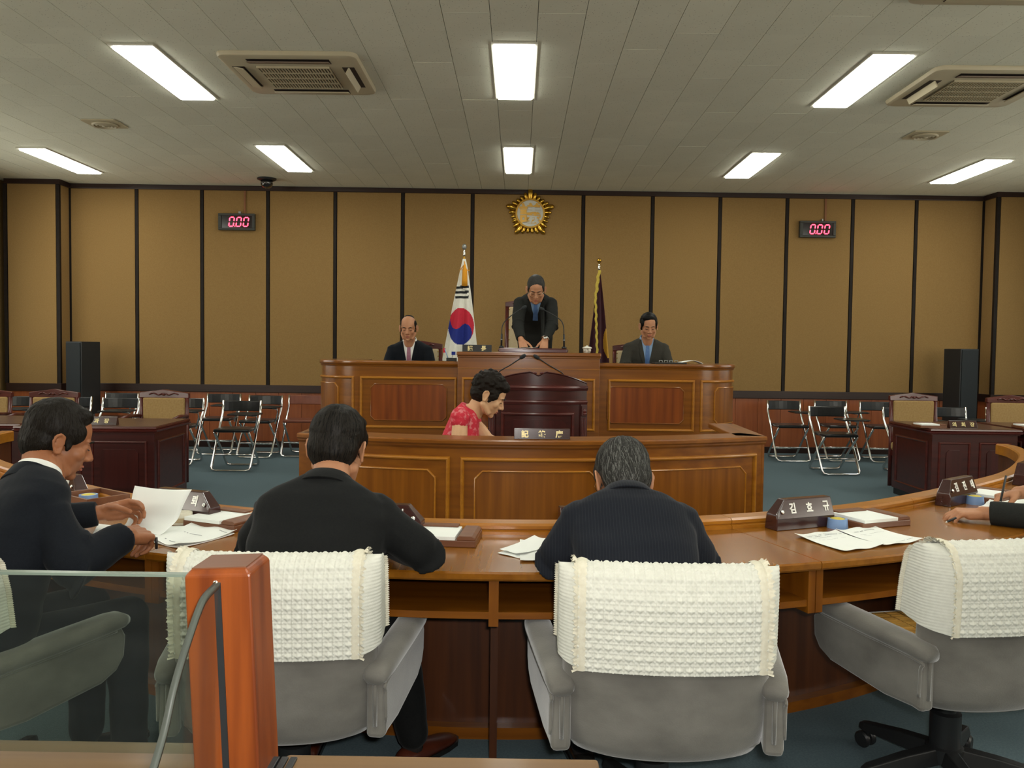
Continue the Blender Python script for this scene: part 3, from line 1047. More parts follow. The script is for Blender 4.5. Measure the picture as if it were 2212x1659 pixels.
t = thing('council_flag', 'dark maroon flag with yellow fringe draped on a pole right of the tall chair', 'flag', (0.972, FY, 0), 0, 'flags behind the bench')
flag_pole(t, 2.43, 'ball')
m = MB()
vs, fs, mi = [], [], []
NU, NV = 40, 90
for j in range(NV + 1):
    v = j / NV
    z = 2.30 + (0.90 - 2.30) * v
    for i in range(NU + 1):
        u = i / NU
        xl = -0.012 - 0.155 * v ** 1.1
        xr = 0.012 + 0.155 * v ** 0.9
        vs.append((xl + (xr - xl) * u, -0.03 - 0.05 * v * math.cos(u * 2 * PI * 1.8 + 1.0) - 0.05 * v * math.sin(PI * u), z))
for j in range(NV):
    for i in range(NU):
        fs.append((j * (NU + 1) + i, j * (NU + 1) + i + 1, (j + 1) * (NU + 1) + i + 1, (j + 1) * (NU + 1) + i))
        p = vs[j * (NU + 1) + i]
        c = 0
        ex, ez = (p[0] - 0.145) / 0.085, (p[2] - 1.45) / 0.21
        if ex * ex + ez * ez < 1:
            c = 1
        mi.append(c)
m.v, m.f, m.mi = vs, fs, mi
cl = obj('cloth', m, [M['maroon'], M['gold_flat']], t, True)
sd = cl.modifiers.new('thickness', 'SOLIDIFY')
sd.thickness = 0.003
fr = MB()
pl, pr_ = [], []
for k in range(40):
    v = k / 39
    z = 2.31 - 1.1 * v
    xx = -0.02 - 0.055 * min(1, v * 3.2) + 0.085 * max(0, v - 0.12) ** 0.8 * 0.6
    wgl = 0.006 * math.sin(k * 1.7)
    w = 0.034 if v < 0.25 else 0.026
    pl.append((xx + wgl, -0.085 - 0.05 * v, z))
    pr_.append((xx + w + wgl, -0.105 - 0.05 * v, z - 0.006))
fr.loft([[a, b, (b[0], b[1] + 0.012, b[2]), (a[0], a[1] + 0.012, a[2])] for a, b in zip(pl, pr_)])
obj('fringe', fr, M['fringe'], t, True)


# column loudspeakers
def column_speaker(label, x, y, top, rz):
    t = thing('column_speaker', label, 'speaker', (x, y, 0), rz, 'column loudspeakers beside the pillars')
    obj('cabinet', MB().box(-0.14, 0.14, -0.12, 0.15, 0.46, top), M['black'], t, bevel=0.006)
    obj('grille', MB().box(-0.125, 0.125, -0.132, -0.12, 0.48, top - 0.015), M['speaker'], t, bevel=0.004)
    obj('stand', MB().box(-0.13, 0.13, -0.11, 0.14, 0.0, 0.03).box(-0.10, 0.10, -0.07, 0.10, 0.03, 0.46), M['grey_metal'], t, bevel=0.004)


column_speaker('tall black column loudspeaker in the left corner by the pillar', -5.47, 10.35, 1.365, -0.42)
column_speaker('tall black column loudspeaker in the right corner by the pillar', 5.62, 10.55, 1.41, 0.30)

# ================================================================== PRESIDING BENCH AND PLATFORM
def arc(cx, cy, r, a0, a1, n=14):
    return [(cx + r * math.cos(math.radians(a0 + (a1 - a0) * i / n)), cy + r * math.sin(math.radians(a0 + (a1 - a0) * i / n))) for i in range(n + 1)]


plat = struct(obj('trim_9', MB().box(-1.58, 1.73, 7.66, 9.3, 0.0, 0.42), M['carpet']))
BX0, BX1, BY, BR = -1.80, 1.955, 7.2, 0.42
bp = Plan([(BX0, 8.15), (BX0, 7.9)] + arc(BX0 + BR, BY + BR, BR, 180, 270) + [(x, BY) for x in np.linspace(BX0 + BR + 0.1, BX1 - BR - 0.1, 30)] + arc(BX1 - BR, BY + BR, BR, 270, 360) + [(BX1, 7.9), (BX1, 8.15)])
sx = lambda x: bp.nearest(x, BY)
t = thing('presiding_bench', 'long teak presiding bench with rounded ends and a raised middle, facing the hall', 'bench', (0, BY, 0))


def W(name, m, ma, par=None, smooth=False, **k):
    par = par or t
    if par == t:
        m.xform(Matrix.Translation((-t.location.x, -t.location.y, -t.location.z)))
    else:
        m.xform(Matrix.Translation((-t.location.x, -t.location.y, -t.location.z)))
    return obj(name, m, ma, par, smooth, **k)


W('front', bp.slab(MB(), 0, bp.L, -0.035, 0.0, 0.0, 1.185), M['teak_gloss'], auto=30)
W('top', bp.slab(MB(), 0, bp.L, 0, 0, 0, 0, prof=[(-0.36, 1.185), (0.014, 1.185), (0.020, 1.19), (0.022, 1.20), (0.020, 1.212), (0.012, 1.218), (-0.36, 1.218)]), M['teak_gloss'], auto=30)
W('under_top_bead', bp.slab(MB(), 0, bp.L, 0, 0, 0, 0, prof=[(-0.01, 1.165), (0.006, 1.168), (0.011, 1.178), (0.006, 1.186), (-0.01, 1.186)]), M['teak_x'], auto=30)
W('plinth', bp.slab(MB(), 0, bp.L, 0.0, 0.016, 0.0, 0.50), M['teak_x'], auto=30)
W('plinth_bead', bp.slab(MB(), 0, bp.L, 0, 0, 0, 0, prof=[(-0.01, 0.50), (0.022, 0.50), (0.020, 0.52), (0.0, 0.535), (-0.01, 0.535)]), M['teak_light'], auto=30)
s_l, s_r = 0.42, bp.L - 0.42
for a, b, c0, c1, redp in ((s_l, sx(-1.425), s_l + 0.1, sx(-1.60) - 0.02, False), (sx(-1.335), sx(-0.556), sx(-1.252), sx(-0.64), True),
                          (sx(0.745), sx(1.512), sx(0.825), sx(1.432), True), (sx(1.585), s_r, sx(1.72), s_r - 0.1, False)):
    W('moulding', bp.mould(MB(), a, b, 0.628, 1.082, 0.026, -0.002, 0.016), M['teak_light'], auto=30)
    W('field_panel', bp.panel(MB(), c0, c1, 0.703, 1.012, 0.0, 0.008, 0.035), M['teak_red'] if redp else M['teak_z'], auto=30)
    W('inner_moulding', bp.mould(MB(), c0 - 0.009, c1 + 0.009, 0.694, 1.021, 0.012, -0.002, 0.012, 0.038), M['teak_light'] if not redp else M['teak_x'], auto=30)
W('raised_block', MB().box(-0.524, 0.702, 7.15, 7.72, 0.0, 1.272), M['teak_x'], bevel=0.004)
W('raised_top', MB().box(-0.535, 0.713, 7.135, 7.74, 1.272, 1.304), M['teak_x'], bevel=0.008)
W('raised_bead', MB().box(-0.53, 0.708, 7.142, 7.7, 1.255, 1.272), M['teak_x'], bevel=0.005)
W('raised_line', MB().box(-0.526, 0.704, 7.1455, 7.7, 1.160, 1.166), M['teak_light'], bevel=0.002)
lp = Plan([(-0.524, 7.15), (0.702, 7.15)])
W('moulding', lp.mould(MB(), 0.035, lp.L - 0.035, 0.628, 1.085, 0.026, -0.002, 0.016), M['teak_light'], auto=30)
W('field_panel', lp.panel(MB(), 0.13, lp.L - 0.13, 0.703, 1.012, 0.0, 0.008, 0.035), M['teak_red'], auto=30)

# mahogany writing board, name sign, cup, pen stand, microphones on the bench
t = thing('reading_board', 'low red mahogany reading board on the raised middle of the bench', 'reading board', (0.127, 7.35, 1.304))
obj('board', MB().prism([(-0.30, 0.002), (-0.31, 0.02), (-0.295, 0.036), (-0.26, 0.038), (0.26, 0.038), (0.295, 0.036), (0.31, 0.02), (0.30, 0.002)], -0.10, 0.14, 'y').xform(Matrix.Rotation(-0.0, 4, 'X')), M['mahogany_red'], t, bevel=0.006)
obj('ledge', MB().box(-0.295, 0.295, -0.112, -0.10, 0.0, 0.032), M['mahogany_red'], t, bevel=0.005)


def sign(label, loc, w, h, body, size, lm, gap, rz=0, depth=0.035):
    t = thing('desk_sign', label, 'name sign', loc, rz)
    obj('block', MB().prism([(-depth / 2, 0), (depth / 2, 0), (depth / 2 - 0.008, h), (-depth / 2 + 0.004, h)], -w / 2, w / 2, 'x').xform(Matrix.Identity(4)), M['black'] if lm == 'b' else M['plate_wood'], t, bevel=0.002)
    n = len(body)
    for i, c in enumerate(body):
        g = text_mb(c, size, 0.0012, 0.0015)
        tilt = math.atan2(0.004, h)
        g.xform(Matrix.Translation(((i - (n - 1) / 2) * gap, -depth / 2 + 0.002 - 0.0006, h * 0.5)) @ Matrix.Rotation(PI / 2 - tilt, 4, 'X'))
        obj('character', g, M['gold_letter'], t)
    return t


sign('black sign with two pale Chinese characters on the raised middle of the bench', (-0.363, 7.24, 1.304), 0.255, 0.062, '議長', 0.046, 'b', 0.118)
t = thing('lidded_cup', 'small patterned cup with a lid on the right of the raised bench', 'cup', (0.612, 7.42, 1.304))
obj('cup', MB().lathe([(0.024, 0), (0.032, 0.004), (0.036, 0.03), (0.034, 0.042), (0.031, 0.040), (0.029, 0.01), (0, 0.008)], 24), M['ceramic'], t, True)
obj('lid', MB().lathe([(0.044, 0.042), (0.045, 0.048), (0.03, 0.058), (0.010, 0.061), (0.008, 0.068), (0, 0.070)], 24), M['ceramic'], t, True)
t = thing('pen_holder', 'dark pen holder with small flags standing on the bench beside the national flag', 'pen holder', (-0.60, 7.42, 1.218))
obj('box', MB().box(-0.045, 0.045, -0.03, 0.03, 0, 0.03), M['black'], t, bevel=0.004)
obj('pen', MB().tube([(-0.03, 0, 0.02), (-0.062, 0.0, 0.11)], 0.004, 8), M['blue_plastic'], t, True)
obj('pen', MB().tube([(0.0, 0.01, 0.02), (0.015, 0.01, 0.085)], 0.004, 8), M['plastic_white'], t, True)
obj('paper_flag', MB().box(-0.075, -0.055, -0.002, 0.002, 0.075, 0.115), M['flag_red'], t)
obj('paper_flag', MB().box(0.0, 0.035, -0.002, 0.002, 0.055, 0.085), M['flag_blue'], t)


def gooseneck(label, base, pts, r0=0.0045, grp='gooseneck microphones'):
    t = thing('gooseneck_microphone', label, 'microphone', base, 0, grp)
    P = [Vector(p) - Vector(base) for p in pts]
    obj('base', MB().lathe([(0.022, 0), (0.022, 0.012), (0.012, 0.02), (0, 0.02)], 18), M['black'], t, True)
    obj('stem', MB().tube([(0, 0, 0.015), P[0]], 0.0085, 10), M['black'], t, True)
    obj('collar', MB().tube([P[0] * 0.55, P[0] * 0.62], 0.0105, 10), M['grey_metal'], t, True)
    obj('neck', MB().tube(catmull(P, 8), r0, 8), M['black'], t, True)
    d = (P[-1] - P[-2]).normalized()
    obj('capsule', MB().tube([P[-1] - d * 0.01, P[-1], P[-1] + d * 0.025, P[-1] + d * 0.042, P[-1] + d * 0.046], [0.006, 0.014, 0.0155, 0.010, 0.002], 14), M['speaker'], t, True)


gooseneck('thin black gooseneck microphone curving up from the left of the reading board', (-0.155, 7.45, 1.342),
          [(-0.153, 7.45, 1.47), (-0.15, 7.45, 1.53), (-0.13, 7.46, 1.575), (-0.08, 7.47, 1.625), (-0.02, 7.49, 1.67), (0.03, 7.50, 1.70)])
gooseneck('thin black gooseneck microphone curving up from the right of the reading board', (0.408, 7.45, 1.342),
          [(0.405, 7.45, 1.47), (0.40, 7.45, 1.54), (0.38, 7.46, 1.59), (0.33, 7.47, 1.63), (0.27, 7.49, 1.665), (0.22, 7.50, 1.69)])

# ================================================================== SPEAKER'S LECTERN
t = thing('lectern', 'dark mahogany lectern with an arched top, in front of the bench', 'lectern', (0.155, 6.4, 0))
LW = 0.382
lc = Plan([(x, 0.075 * (abs(x) / LW) ** 2) for x in np.linspace(-LW, LW, 25)])
mid = lc.L / 2
obj('body', lc.slab(MB(), 0.0, lc.L, -0.46, 0.0, 0.0, 1.03), M['mahogany'], t, auto=30)
P = [(-0.02, 0)] + [(0, 0)]
rings = []
for k in range(61):
    s_ = lc.L * k / 60
    u = abs(s_ - mid) / mid
    zt = 1.162 - 0.088 * u ** 1.9
    if u < 0.13:
        zt -= 0.024 * (0.5 + 0.5 * math.cos(PI * u / 0.13)) + 0.004
    elif u < 0.2:
        zt += 0.004 * math.sin(PI * (u - 0.13) / 0.07) - 0.004 * (0.2 - u) / 0.07
    rings.append([(*lc.at(s_, -0.03), 1.03), (*lc.at(s_, 0.0), 1.03), (*lc.at(s_, 0.0), zt - 0.012), (*lc.at(s_, 0.008), zt - 0.006), (*lc.at(s_, 0.004), zt), (*lc.at(s_, -0.03), zt)])
obj('arched_board', MB().loft(rings), M['mahogany'], t, auto=30)
obj('notch_scroll', MB().ell((-0.028, -0.004, 1.148), (0.018, 0.010, 0.010)).ell((0.028, -0.004, 1.148), (0.018, 0.010, 0.010)), M['mahogany_red'], t, True)
obj('reading_slope', MB().prism([(0.03, 1.03), (0.46, 0.93), (0.46, 0.95), (0.03, 1.05)], -0.37, 0.37, 'x'), M['mahogany_red'], t)
for z0, z1, w in ((1.012, 1.052, 0.026), (0.905, 0.938, 0.020)):
    obj('moulding', lc.slab(MB(), -0.0, lc.L, 0, 0, 0, 0, prof=[(-0.01, z0), (w * .5, z0), (w * .7, z0 + .008), (w, z0 + (z1 - z0) * .55), (w * .8, z1 - .004), (w * .4, z1), (-0.01, z1)]), M['mahogany_red'], t, auto=30)
obj('frame_moulding', lc.mould(MB(), 0.10, lc.L - 0.10, 0.12, 0.845, 0.03, -0.002, 0.018), M['mahogany_red'], t, auto=30)
obj('field_panel', lc.panel(MB(), 0.175, lc.L - 0.175, 0.19, 0.785, 0, 0.012, 0.03), M['mahogany_z'], t, auto=30)
for a in (0.0, lc.L - 0.055):
    pil = obj('pilaster', lc.slab(MB(), a, a + 0.055, 0, 0.014, 0.0, 0.905), M['mahogany_z'], t, auto=30)
    obj('carved_block', lc.slab(MB(), a + 0.004, a + 0.051, 0.014, 0.024, 0.815, 0.895), M['mahogany'], pil, bevel=0.004)
    x_, y_ = lc.at(a + 0.0275, 0.026)
    obj('rosette', MB().ell((x_, y_, 0.855), (0.014, 0.008, 0.022)).ell((x_, y_, 0.832), (0.016, 0.006, 0.008)), M['mahogany_red'], pil, True)
    for q_ in range(3):
        xx, yy = lc.at(a + 0.014 + q_ * 0.0135, 0.014)
        obj('flute', MB().tube([(xx, yy, 0.02), (xx, yy, 0.80)], 0.004, 6), M['mahogany_red'], pil, True)
gooseneck('black gooseneck microphone on the left of the arched lectern', (-0.17, 6.62, 1.02), [(-0.168, 6.6, 1.10), (-0.158, 6.58, 1.135), (-0.14, 6.55, 1.16), (-0.06, 6.52, 1.208), (0.02, 6.5, 1.263)])
gooseneck('black gooseneck microphone on the right of the arched lectern', (0.375, 6.62, 1.0), [(0.372, 6.6, 1.09), (0.362, 6.58, 1.125), (0.335, 6.55, 1.155), (0.245, 6.52, 1.205), (0.155, 6.5, 1.262)])

# ================================================================== RECORDER'S DESK
t = thing('recorder_desk', 'U-shaped teak recorder desk with a bowed panelled front in the middle of the hall', 'desk', (0.1, 4.43, 0))
RZ = 0.84
front = [(x + 0.1, 4.43 + 0.175 * x * x + 0.06 * x) for x in np.linspace(-1.335, 1.34, 50)]
rp = Plan(front)
rx = lambda x: rp.nearest(x, 4.43 + 0.175 * (x - .1) ** 2 + 0.06 * (x - .1))
W('front', rp.slab(MB(), 0, rp.L, -0.03, 0.0, 0.0, RZ - 0.03), M['teak_x'], auto=30)
W('counter', rp.slab(MB(), 0, rp.L, 0, 0, 0, 0, prof=[(-0.20, RZ - 0.03), (0.016, RZ - 0.03), (0.022, RZ - 0.022), (0.022, RZ - 0.007), (0.016, RZ), (-0.20, RZ)]), M['teak_x'], auto=30)
W('under_counter_bead', rp.slab(MB(), 0, rp.L, 0, 0, 0, 0, prof=[(-0.01, RZ - 0.05), (0.006, RZ - 0.048), (0.012, RZ - 0.038), (0.012, RZ - 0.03), (-0.01, RZ - 0.03)]), M['teak_x'], auto=30)
W('base_rail', rp.slab(MB(), 0, rp.L, 0, 0.016, 0, 0.07), M['teak_x'], auto=30)
for xo, yo, s_ in ((1.435, 4.815, 1), (-1.228, 4.662, -1)):
    a, b = (xo - 0.165, xo + 0.012) if s_ > 0 else (xo - 0.012, xo + 0.165)
    W('wing_counter', MB().prism([(a, yo + 0.02), (b, yo - 0.012), (b + 0.03 * s_, yo + 0.83), (a + 0.03 * s_, yo + 0.83)], RZ - 0.03, RZ, 'z'), M['teak_y'], bevel=0.005)
    W('wing_side', MB().prism([(xo - 0.02 * s_ - .01, yo), (xo - 0.02 * s_ + .01, yo), (xo + .01 + s_ * .01, yo + .81), (xo - .01 + s_ * .01, yo + .81)], 0, RZ - 0.03, 'z'), M['teak_z'])
W('inner_shelf', rp.slab(MB(), 0.05, rp.L - 0.05, -0.42, -0.03, 0.66, 0.685), M['teak_x'], auto=30)
for a, b in ((rx(-1.15), rx(-0.375)), (rx(-0.298), rx(0.49)), (rx(0.565), rx(1.365))):
    W('moulding', rp.mould(MB(), a, b, 0.10, 0.745, 0.024, -0.002, 0.016), M['teak_light'], auto=30)
    W('field_panel', rp.panel(MB(), a + 0.085, b - 0.085, 0.185, 0.665, 0, 0.007, 0.04), M['teak_z'], auto=30)
    W('inner_moulding', rp.mould(MB(), a + 0.075, b - 0.075, 0.175, 0.676, 0.013, -0.002, 0.012, 0.044), M['teak_light'], auto=30)
sign('dark brown sign with three pale Chinese characters on the recorder desk counter', (0.133, 4.50, RZ), 0.305, 0.058, '記錄席', 0.040, 'p', 0.093, rz=0.02)

# ================================================================== HORSESHOE DESK
FX = [0, .45, .9, 1.36, 1.75, 2.2, 2.6, 3.05, 3.26, 3.30]
FYY = [2.845, 2.885, 3.01, 3.22, 3.49, 3.87, 4.26, 4.88, 5.33, 5.55]
right = [(-0.1 + d, y) for d, y in zip(FX, FYY)]
left = [(-0.1 - d, y) for d, y in zip(FX, FYY)][:0:-1]
hp = Plan(catmull(left + right, 14))          # inner edge of the ridge, towards the middle of the hall
DZ = 0.70
hs = lambda x, y: hp.nearest(x, y)
s_c0, s_c1 = hs(-0.94, 3.0), hs(0.74, 2.99)
s_r2 = hs(1.56, 3.41)
s_l2 = hs(-1.76, 3.41)
UNITS = [(0.0, s_l2, 'far left end of the curved teak members desk, behind the man with the lifted page'),
         (s_l2, s_c0, 'curved teak desk section where the man lifting a page sits'),
         (s_c0, s_c1, 'middle curved teak desk section shared by the two men seen from behind'),
         (s_c1, s_r2, 'curved teak desk section with the open booklet, before the empty chair'),
         (s_r2, hp.L, 'right end of the curved teak members desk, running back past two name blocks')]
for a, b, lab in UNITS:
    t = thing('council_desk', lab, 'desk', (*hp.at((a + b) / 2, 0.3), 0), 0, 'sections of the horseshoe desk')
    g = 0.0012
    a += g
    b -= g
    o_in, o_out = 0.02, 0.555
    W('top', hp.slab(MB(), a, b, 0, 0, 0, 0, prof=[(o_in, DZ - 0.026), (o_out - .004, DZ - 0.026), (o_out, DZ - 0.020), (o_out, DZ - 0.005), (o_out - .005, DZ), (o_in, DZ)]), M['teak_top'], auto=30)
    W('ridge', hp.slab(MB(), a, b, 0, 0, 0, 0, prof=[(0.0, DZ - 0.03), (0.082, DZ - 0.001), (0.082, DZ + 0.010), (0.076, DZ + 0.013), (0.074, DZ + 0.016), (0.080, DZ + 0.019), (0.080, DZ + 0.030), (0.072, DZ + 0.037), (0.008, DZ + 0.037), (0.0, DZ + 0.03)]), M['teak_light'], auto=30)
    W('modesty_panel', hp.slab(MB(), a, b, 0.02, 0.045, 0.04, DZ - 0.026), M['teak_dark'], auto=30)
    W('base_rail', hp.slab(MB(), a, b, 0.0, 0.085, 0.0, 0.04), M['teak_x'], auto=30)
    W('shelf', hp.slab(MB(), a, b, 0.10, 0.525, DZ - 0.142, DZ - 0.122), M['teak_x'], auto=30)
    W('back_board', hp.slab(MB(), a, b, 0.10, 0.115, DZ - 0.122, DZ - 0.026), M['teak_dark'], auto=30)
    ups = [a + 0.011, b - 0.011]
    if lab.startswith('middle'):
        ups.append(hs(-0.055, 2.845))
    for u in ups:
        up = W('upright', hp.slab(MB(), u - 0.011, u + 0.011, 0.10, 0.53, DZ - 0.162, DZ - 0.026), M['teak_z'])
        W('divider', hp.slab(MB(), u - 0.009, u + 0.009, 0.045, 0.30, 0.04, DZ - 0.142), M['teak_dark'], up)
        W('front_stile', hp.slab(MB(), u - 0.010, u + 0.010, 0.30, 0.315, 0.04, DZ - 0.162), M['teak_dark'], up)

# ================================================================== MAHOGANY DESKS AND CARVED CHAIRS AT THE SIDES
def side_desk(label, x0, x1, yf, yb, h, rz=0):
    cx = (x0 + x1) / 2
    t = thing('side_desk', label, 'desk', (cx, yf, 0), rz, 'mahogany desks at the sides')
    hw, dp = (x1 - x0) / 2, yb - yf
    obj('body', MB().box(-hw + .03, hw - .03, 0.03, dp - .02, 0.06, h - .035), M['mahogany'], t, bevel=0.004)
    obj('plinth', MB().box(-hw + .045, hw - .045, 0.045, dp - .035, 0.0, 0.06), M['black'], t)
    rings = []
    for e, z in ((0.012, h - .05), (0.012, h - .044), (0.028, h - .036), (0.030, h - .024), (0.018, h - .02), (0.024, h - .012), (0.022, h), ):
        rings.append([(-hw + .03 - e, .03 - e, z), (hw - .03 + e, .03 - e, z), (hw - .03 + e, dp - .02 + e, z), (-hw + .03 - e, dp - .02 + e, z)])
    obj('top', MB().loft(rings), M['mahogany_red'], t, auto=30)
    obj('top_panel', MB().box(-hw + .02, hw - .02, .02, dp - .01, h, h + .004), M['desk_top_brown'], t, bevel=0.002)
    fp = Plan([(-hw + .03, .03), (hw - .03, .03)])
    n = 2
    for k in range(n):
        a = 0.02 + (fp.L - .04) * k / n + .035
        b = 0.02 + (fp.L - .04) * (k + 1) / n - .035
        obj('moulding', fp.mould(MB(), a, b, .12, h - .11, .022, -.002, .012), M['mahogany_red'], t, auto=30)
        obj('field_panel', fp.panel(MB(), a + .07, b - .07, .19, h - .18, 0, .008, .025), M['mahogany_z'], t, auto=30)
    for s_ in (-1, 1):
        sp = Plan([(s_ * (hw - .03), .03), (s_ * (hw - .03), dp - .02)] if s_ > 0 else [(-(hw - .03), dp - .02), (-(hw - .03), .03)])
        obj('side_moulding', sp.mould(MB(), .07, sp.L - .07, .12, h - .11, .022, -.002, .012), M['mahogany_red'], t, auto=30)
    return t


side_desk('dark mahogany desk with a name block, left of the middle, before a carved chair', -3.95, -2.84, 6.45, 7.25, 0.68, 0.06)
side_desk('dark mahogany desk at the far left, partly hidden behind the man turning a page', -5.10, -3.98, 6.55, 7.35, 0.68, 0.06)
side_desk('dark mahogany desk with a memo tray and name block, on the right', 3.56, 4.36, 7.15, 7.95, 0.685, 0)
side_desk('dark mahogany desk at the far right, showing its left end', 4.41, 5.45, 7.2, 8.0, 0.685, 0)


def carved_chair(label, x, y, top, rz=0, w=0.45, fab='tan', zs=0.0, nm='carved_chair', grp='carved chairs behind the side desks'):
    t = thing(nm, label, 'chair', (x, y, zs), rz, grp)
    hw = w / 2
    h = top - zs
    # back faces -y (towards the public): the sitter faces -y
    for s_ in (-1, 1):
        obj('back_post', MB().tube([(s_ * hw, 0.0, 0.0), (s_ * hw, 0.0, 0.42), (s_ * (hw - .004), 0.03, h - .04)], [0.02, 0.022, 0.019], 8), M['mahogany_red'], t, True)
        obj('front_leg', MB().tube([(s_ * hw, -0.46, 0.0), (s_ * hw, -0.45, 0.25), (s_ * hw, -0.45, 0.42)], [0.016, 0.022, 0.024], 8), M['mahogany_red'], t, True)
        obj('arm', MB().tube([(s_ * hw, 0.01, 0.64), (s_ * (hw + .02), -0.2, 0.655), (s_ * (hw + .015), -0.42, 0.63), (s_ * hw, -0.44, 0.42)], [.018, .02, .02, .018], 8), M['mahogany_red'], t, True)
    rings = []
    for k in range(21):
        u = -1 + 2 * k / 20
        zt = h - .005 - .020 * u * u + .012 * math.exp(-(u / .28) ** 2)
        rings.append([(u * (hw + .016), 0.008, h - .075), (u * (hw + .016), 0.058, h - .075), (u * (hw + .016), 0.055, zt), (u * (hw + .016), 0.012, zt)])
    cr = obj('crest_rail', MB().loft(rings), M['mahogany_red'], t, bevel=0.006)
    cv = MB()
    for s_ in (-1, 1):
        cv.tube(catmull([(s_ * .14, 0.004, h - .04), (s_ * .10, 0.0, h - .028), (s_ * .05, 0.0, h - .045), (s_ * .015, -.002, h - .03)], 5), 0.006, 6)
    cv.ell((0, 0.002, h - .038), (.018, .01, .014))
    obj('carving', cv, M['mahogany_red'], cr, True)
    obj('back_pad', MB().box(-hw + .02, hw - .02, 0.0, 0.045, 0.44, h - .07), M[fab], t, bevel=0.018, seg=3)
    obj('seat', MB().box(-hw - .01, hw + .01, -0.47, 0.0, 0.36, 0.45), M[fab], t, bevel=0.03, seg=3)
    obj('seat_rail', MB().box(-hw, hw, -0.46, 0.0, 0.31, 0.36), M['mahogany_red'], t, bevel=0.005)
    return t


carved_chair('carved mahogany chair with a tan back behind the left name-block desk', -3.44, 8.0, 0.892)
carved_chair('carved mahogany chair with a tan back, above the head of the man turning a page', -4.515, 8.0, 0.882)
carved_chair('carved mahogany chair with a tan back at the far left end of the row', -5.17, 8.0, 0.88)
carved_chair('carved mahogany chair with a tan back behind the right memo-tray desk', 4.00, 8.38, 0.935)
carved_chair('carved mahogany chair with a tan back at the far right end', 4.98, 8.38, 0.925)

# chairs of the three at the bench (on the platform)
PL = 0.42


def bench_chair(label, x, y, top, w):
    t = carved_chair(label, x, y, top, 0, w, 'cream', PL, 'bench_chair', 'chairs behind the presiding bench')
    h = top - PL
    st = MB()
    for s_ in (-1, 1):
        for k in range(9):
            st.ell((s_ * (w / 2 - .026), -0.002, 0.5 + (h - .6) * k / 8), (.006, .004, .006), nu=8, nv=5)
    stuff(obj('studs', st, M['gold'], t, True))
    return t


bench_chair('tall mahogany chair with a cream back, behind the bending chairman', 0.075, 8.42, 1.835, 0.40)
bench_chair('mahogany chair behind the man in the mauve tie', -0.985, 8.35, 1.40, 0.40)
bench_chair('mahogany chair behind the man in the blue tie', 1.165, 8.35, 1.405, 0.40)


# ================================================================== FOLDING CHAIRS WITH WRITING TABLETS
def folding_chair(label, x, y, rz=0.0, fab='vinyl', tablet=True, src=None):
    if src:
        return dup(src, (x, y, 0), rz, label)
    t = thing('folding_chair', label, 'chair', (x, y, 0), rz, 'folding chairs along the back wall' if tablet else None)
    r = 0.0135
    hw = 0.205
    bar = [(-hw, 0.0, 0.73), (-hw, -0.02, 0.59), (-hw, -0.16, 0.42), (-hw, -0.42, 0.05), (-hw + .012, -0.438, 0.022), (-hw + .05, -0.445, 0.012),
           (hw - .05, -0.445, 0.012), (hw - .012, -0.438, 0.022), (hw, -0.42, 0.05), (hw, -0.16, 0.42), (hw, -0.02, 0.59), (hw, 0.0, 0.73)]
    obj('back_frame', MB().tube(bar, r, 8), M['chrome'], t, True)
    iw = hw - 0.026
    leg = [(-iw, -0.40, 0.415), (-iw, -0.20, 0.24), (-iw, 0.0, 0.05), (-iw + .01, 0.012, 0.022), (-iw + .05, 0.018, 0.012), (iw - .05, 0.018, 0.012), (iw - .01, 0.012, 0.022), (iw, 0.0, 0.05), (iw, -0.20, 0.24), (iw, -0.40, 0.415)]
    obj('leg_frame', MB().tube(leg, r, 8), M['chrome'], t, True)
    obj('cross_bar', MB().tube([(-hw, -0.335, 0.17), (hw, -0.335, 0.17)], 0.009, 8), M['chrome'], t, True)
    obj('cross_bar', MB().tube([(-iw, -0.08, 0.13), (iw, -0.08, 0.13)], 0.008, 8), M['chrome'], t, True)
    rings = []
    for k in range(9):
        u = -1 + 2 * k / 8
        dy = 0.028 * (1 - u * u)
        rings.append([(u * (hw - .004), dy - .012, 0.612), (u * (hw - .004), dy + .012, 0.612), (u * (hw - .004), dy + .02, 0.725), (u * (hw - .004), dy - .004, 0.725)])
    obj('backrest', MB().loft(rings), M[fab], t, bevel=0.009, seg=3)
    obj('seat', MB().box(-hw + .02, hw - .02, -0.43, -0.07, 0.415, 0.45), M[fab], t, bevel=0.013, seg=3)
    if tablet:
        obj('tablet', MB().prism([(-.02, -.50), (.25, -.52), (.29, -.47), (.29, -.26), (.24, -.20), (.06, -.18), (-.02, -.24)], .600, .616, 'z'), M['vinyl'], t, bevel=0.004)
        obj('tablet_arm', MB().tube([(hw + .006, -0.30, 0.40), (hw + .03, -0.27, 0.53), (hw + .03, -0.30, 0.582), (.10, -0.34, 0.599)], 0.009, 8), M['chrome'], t, True)
    return t


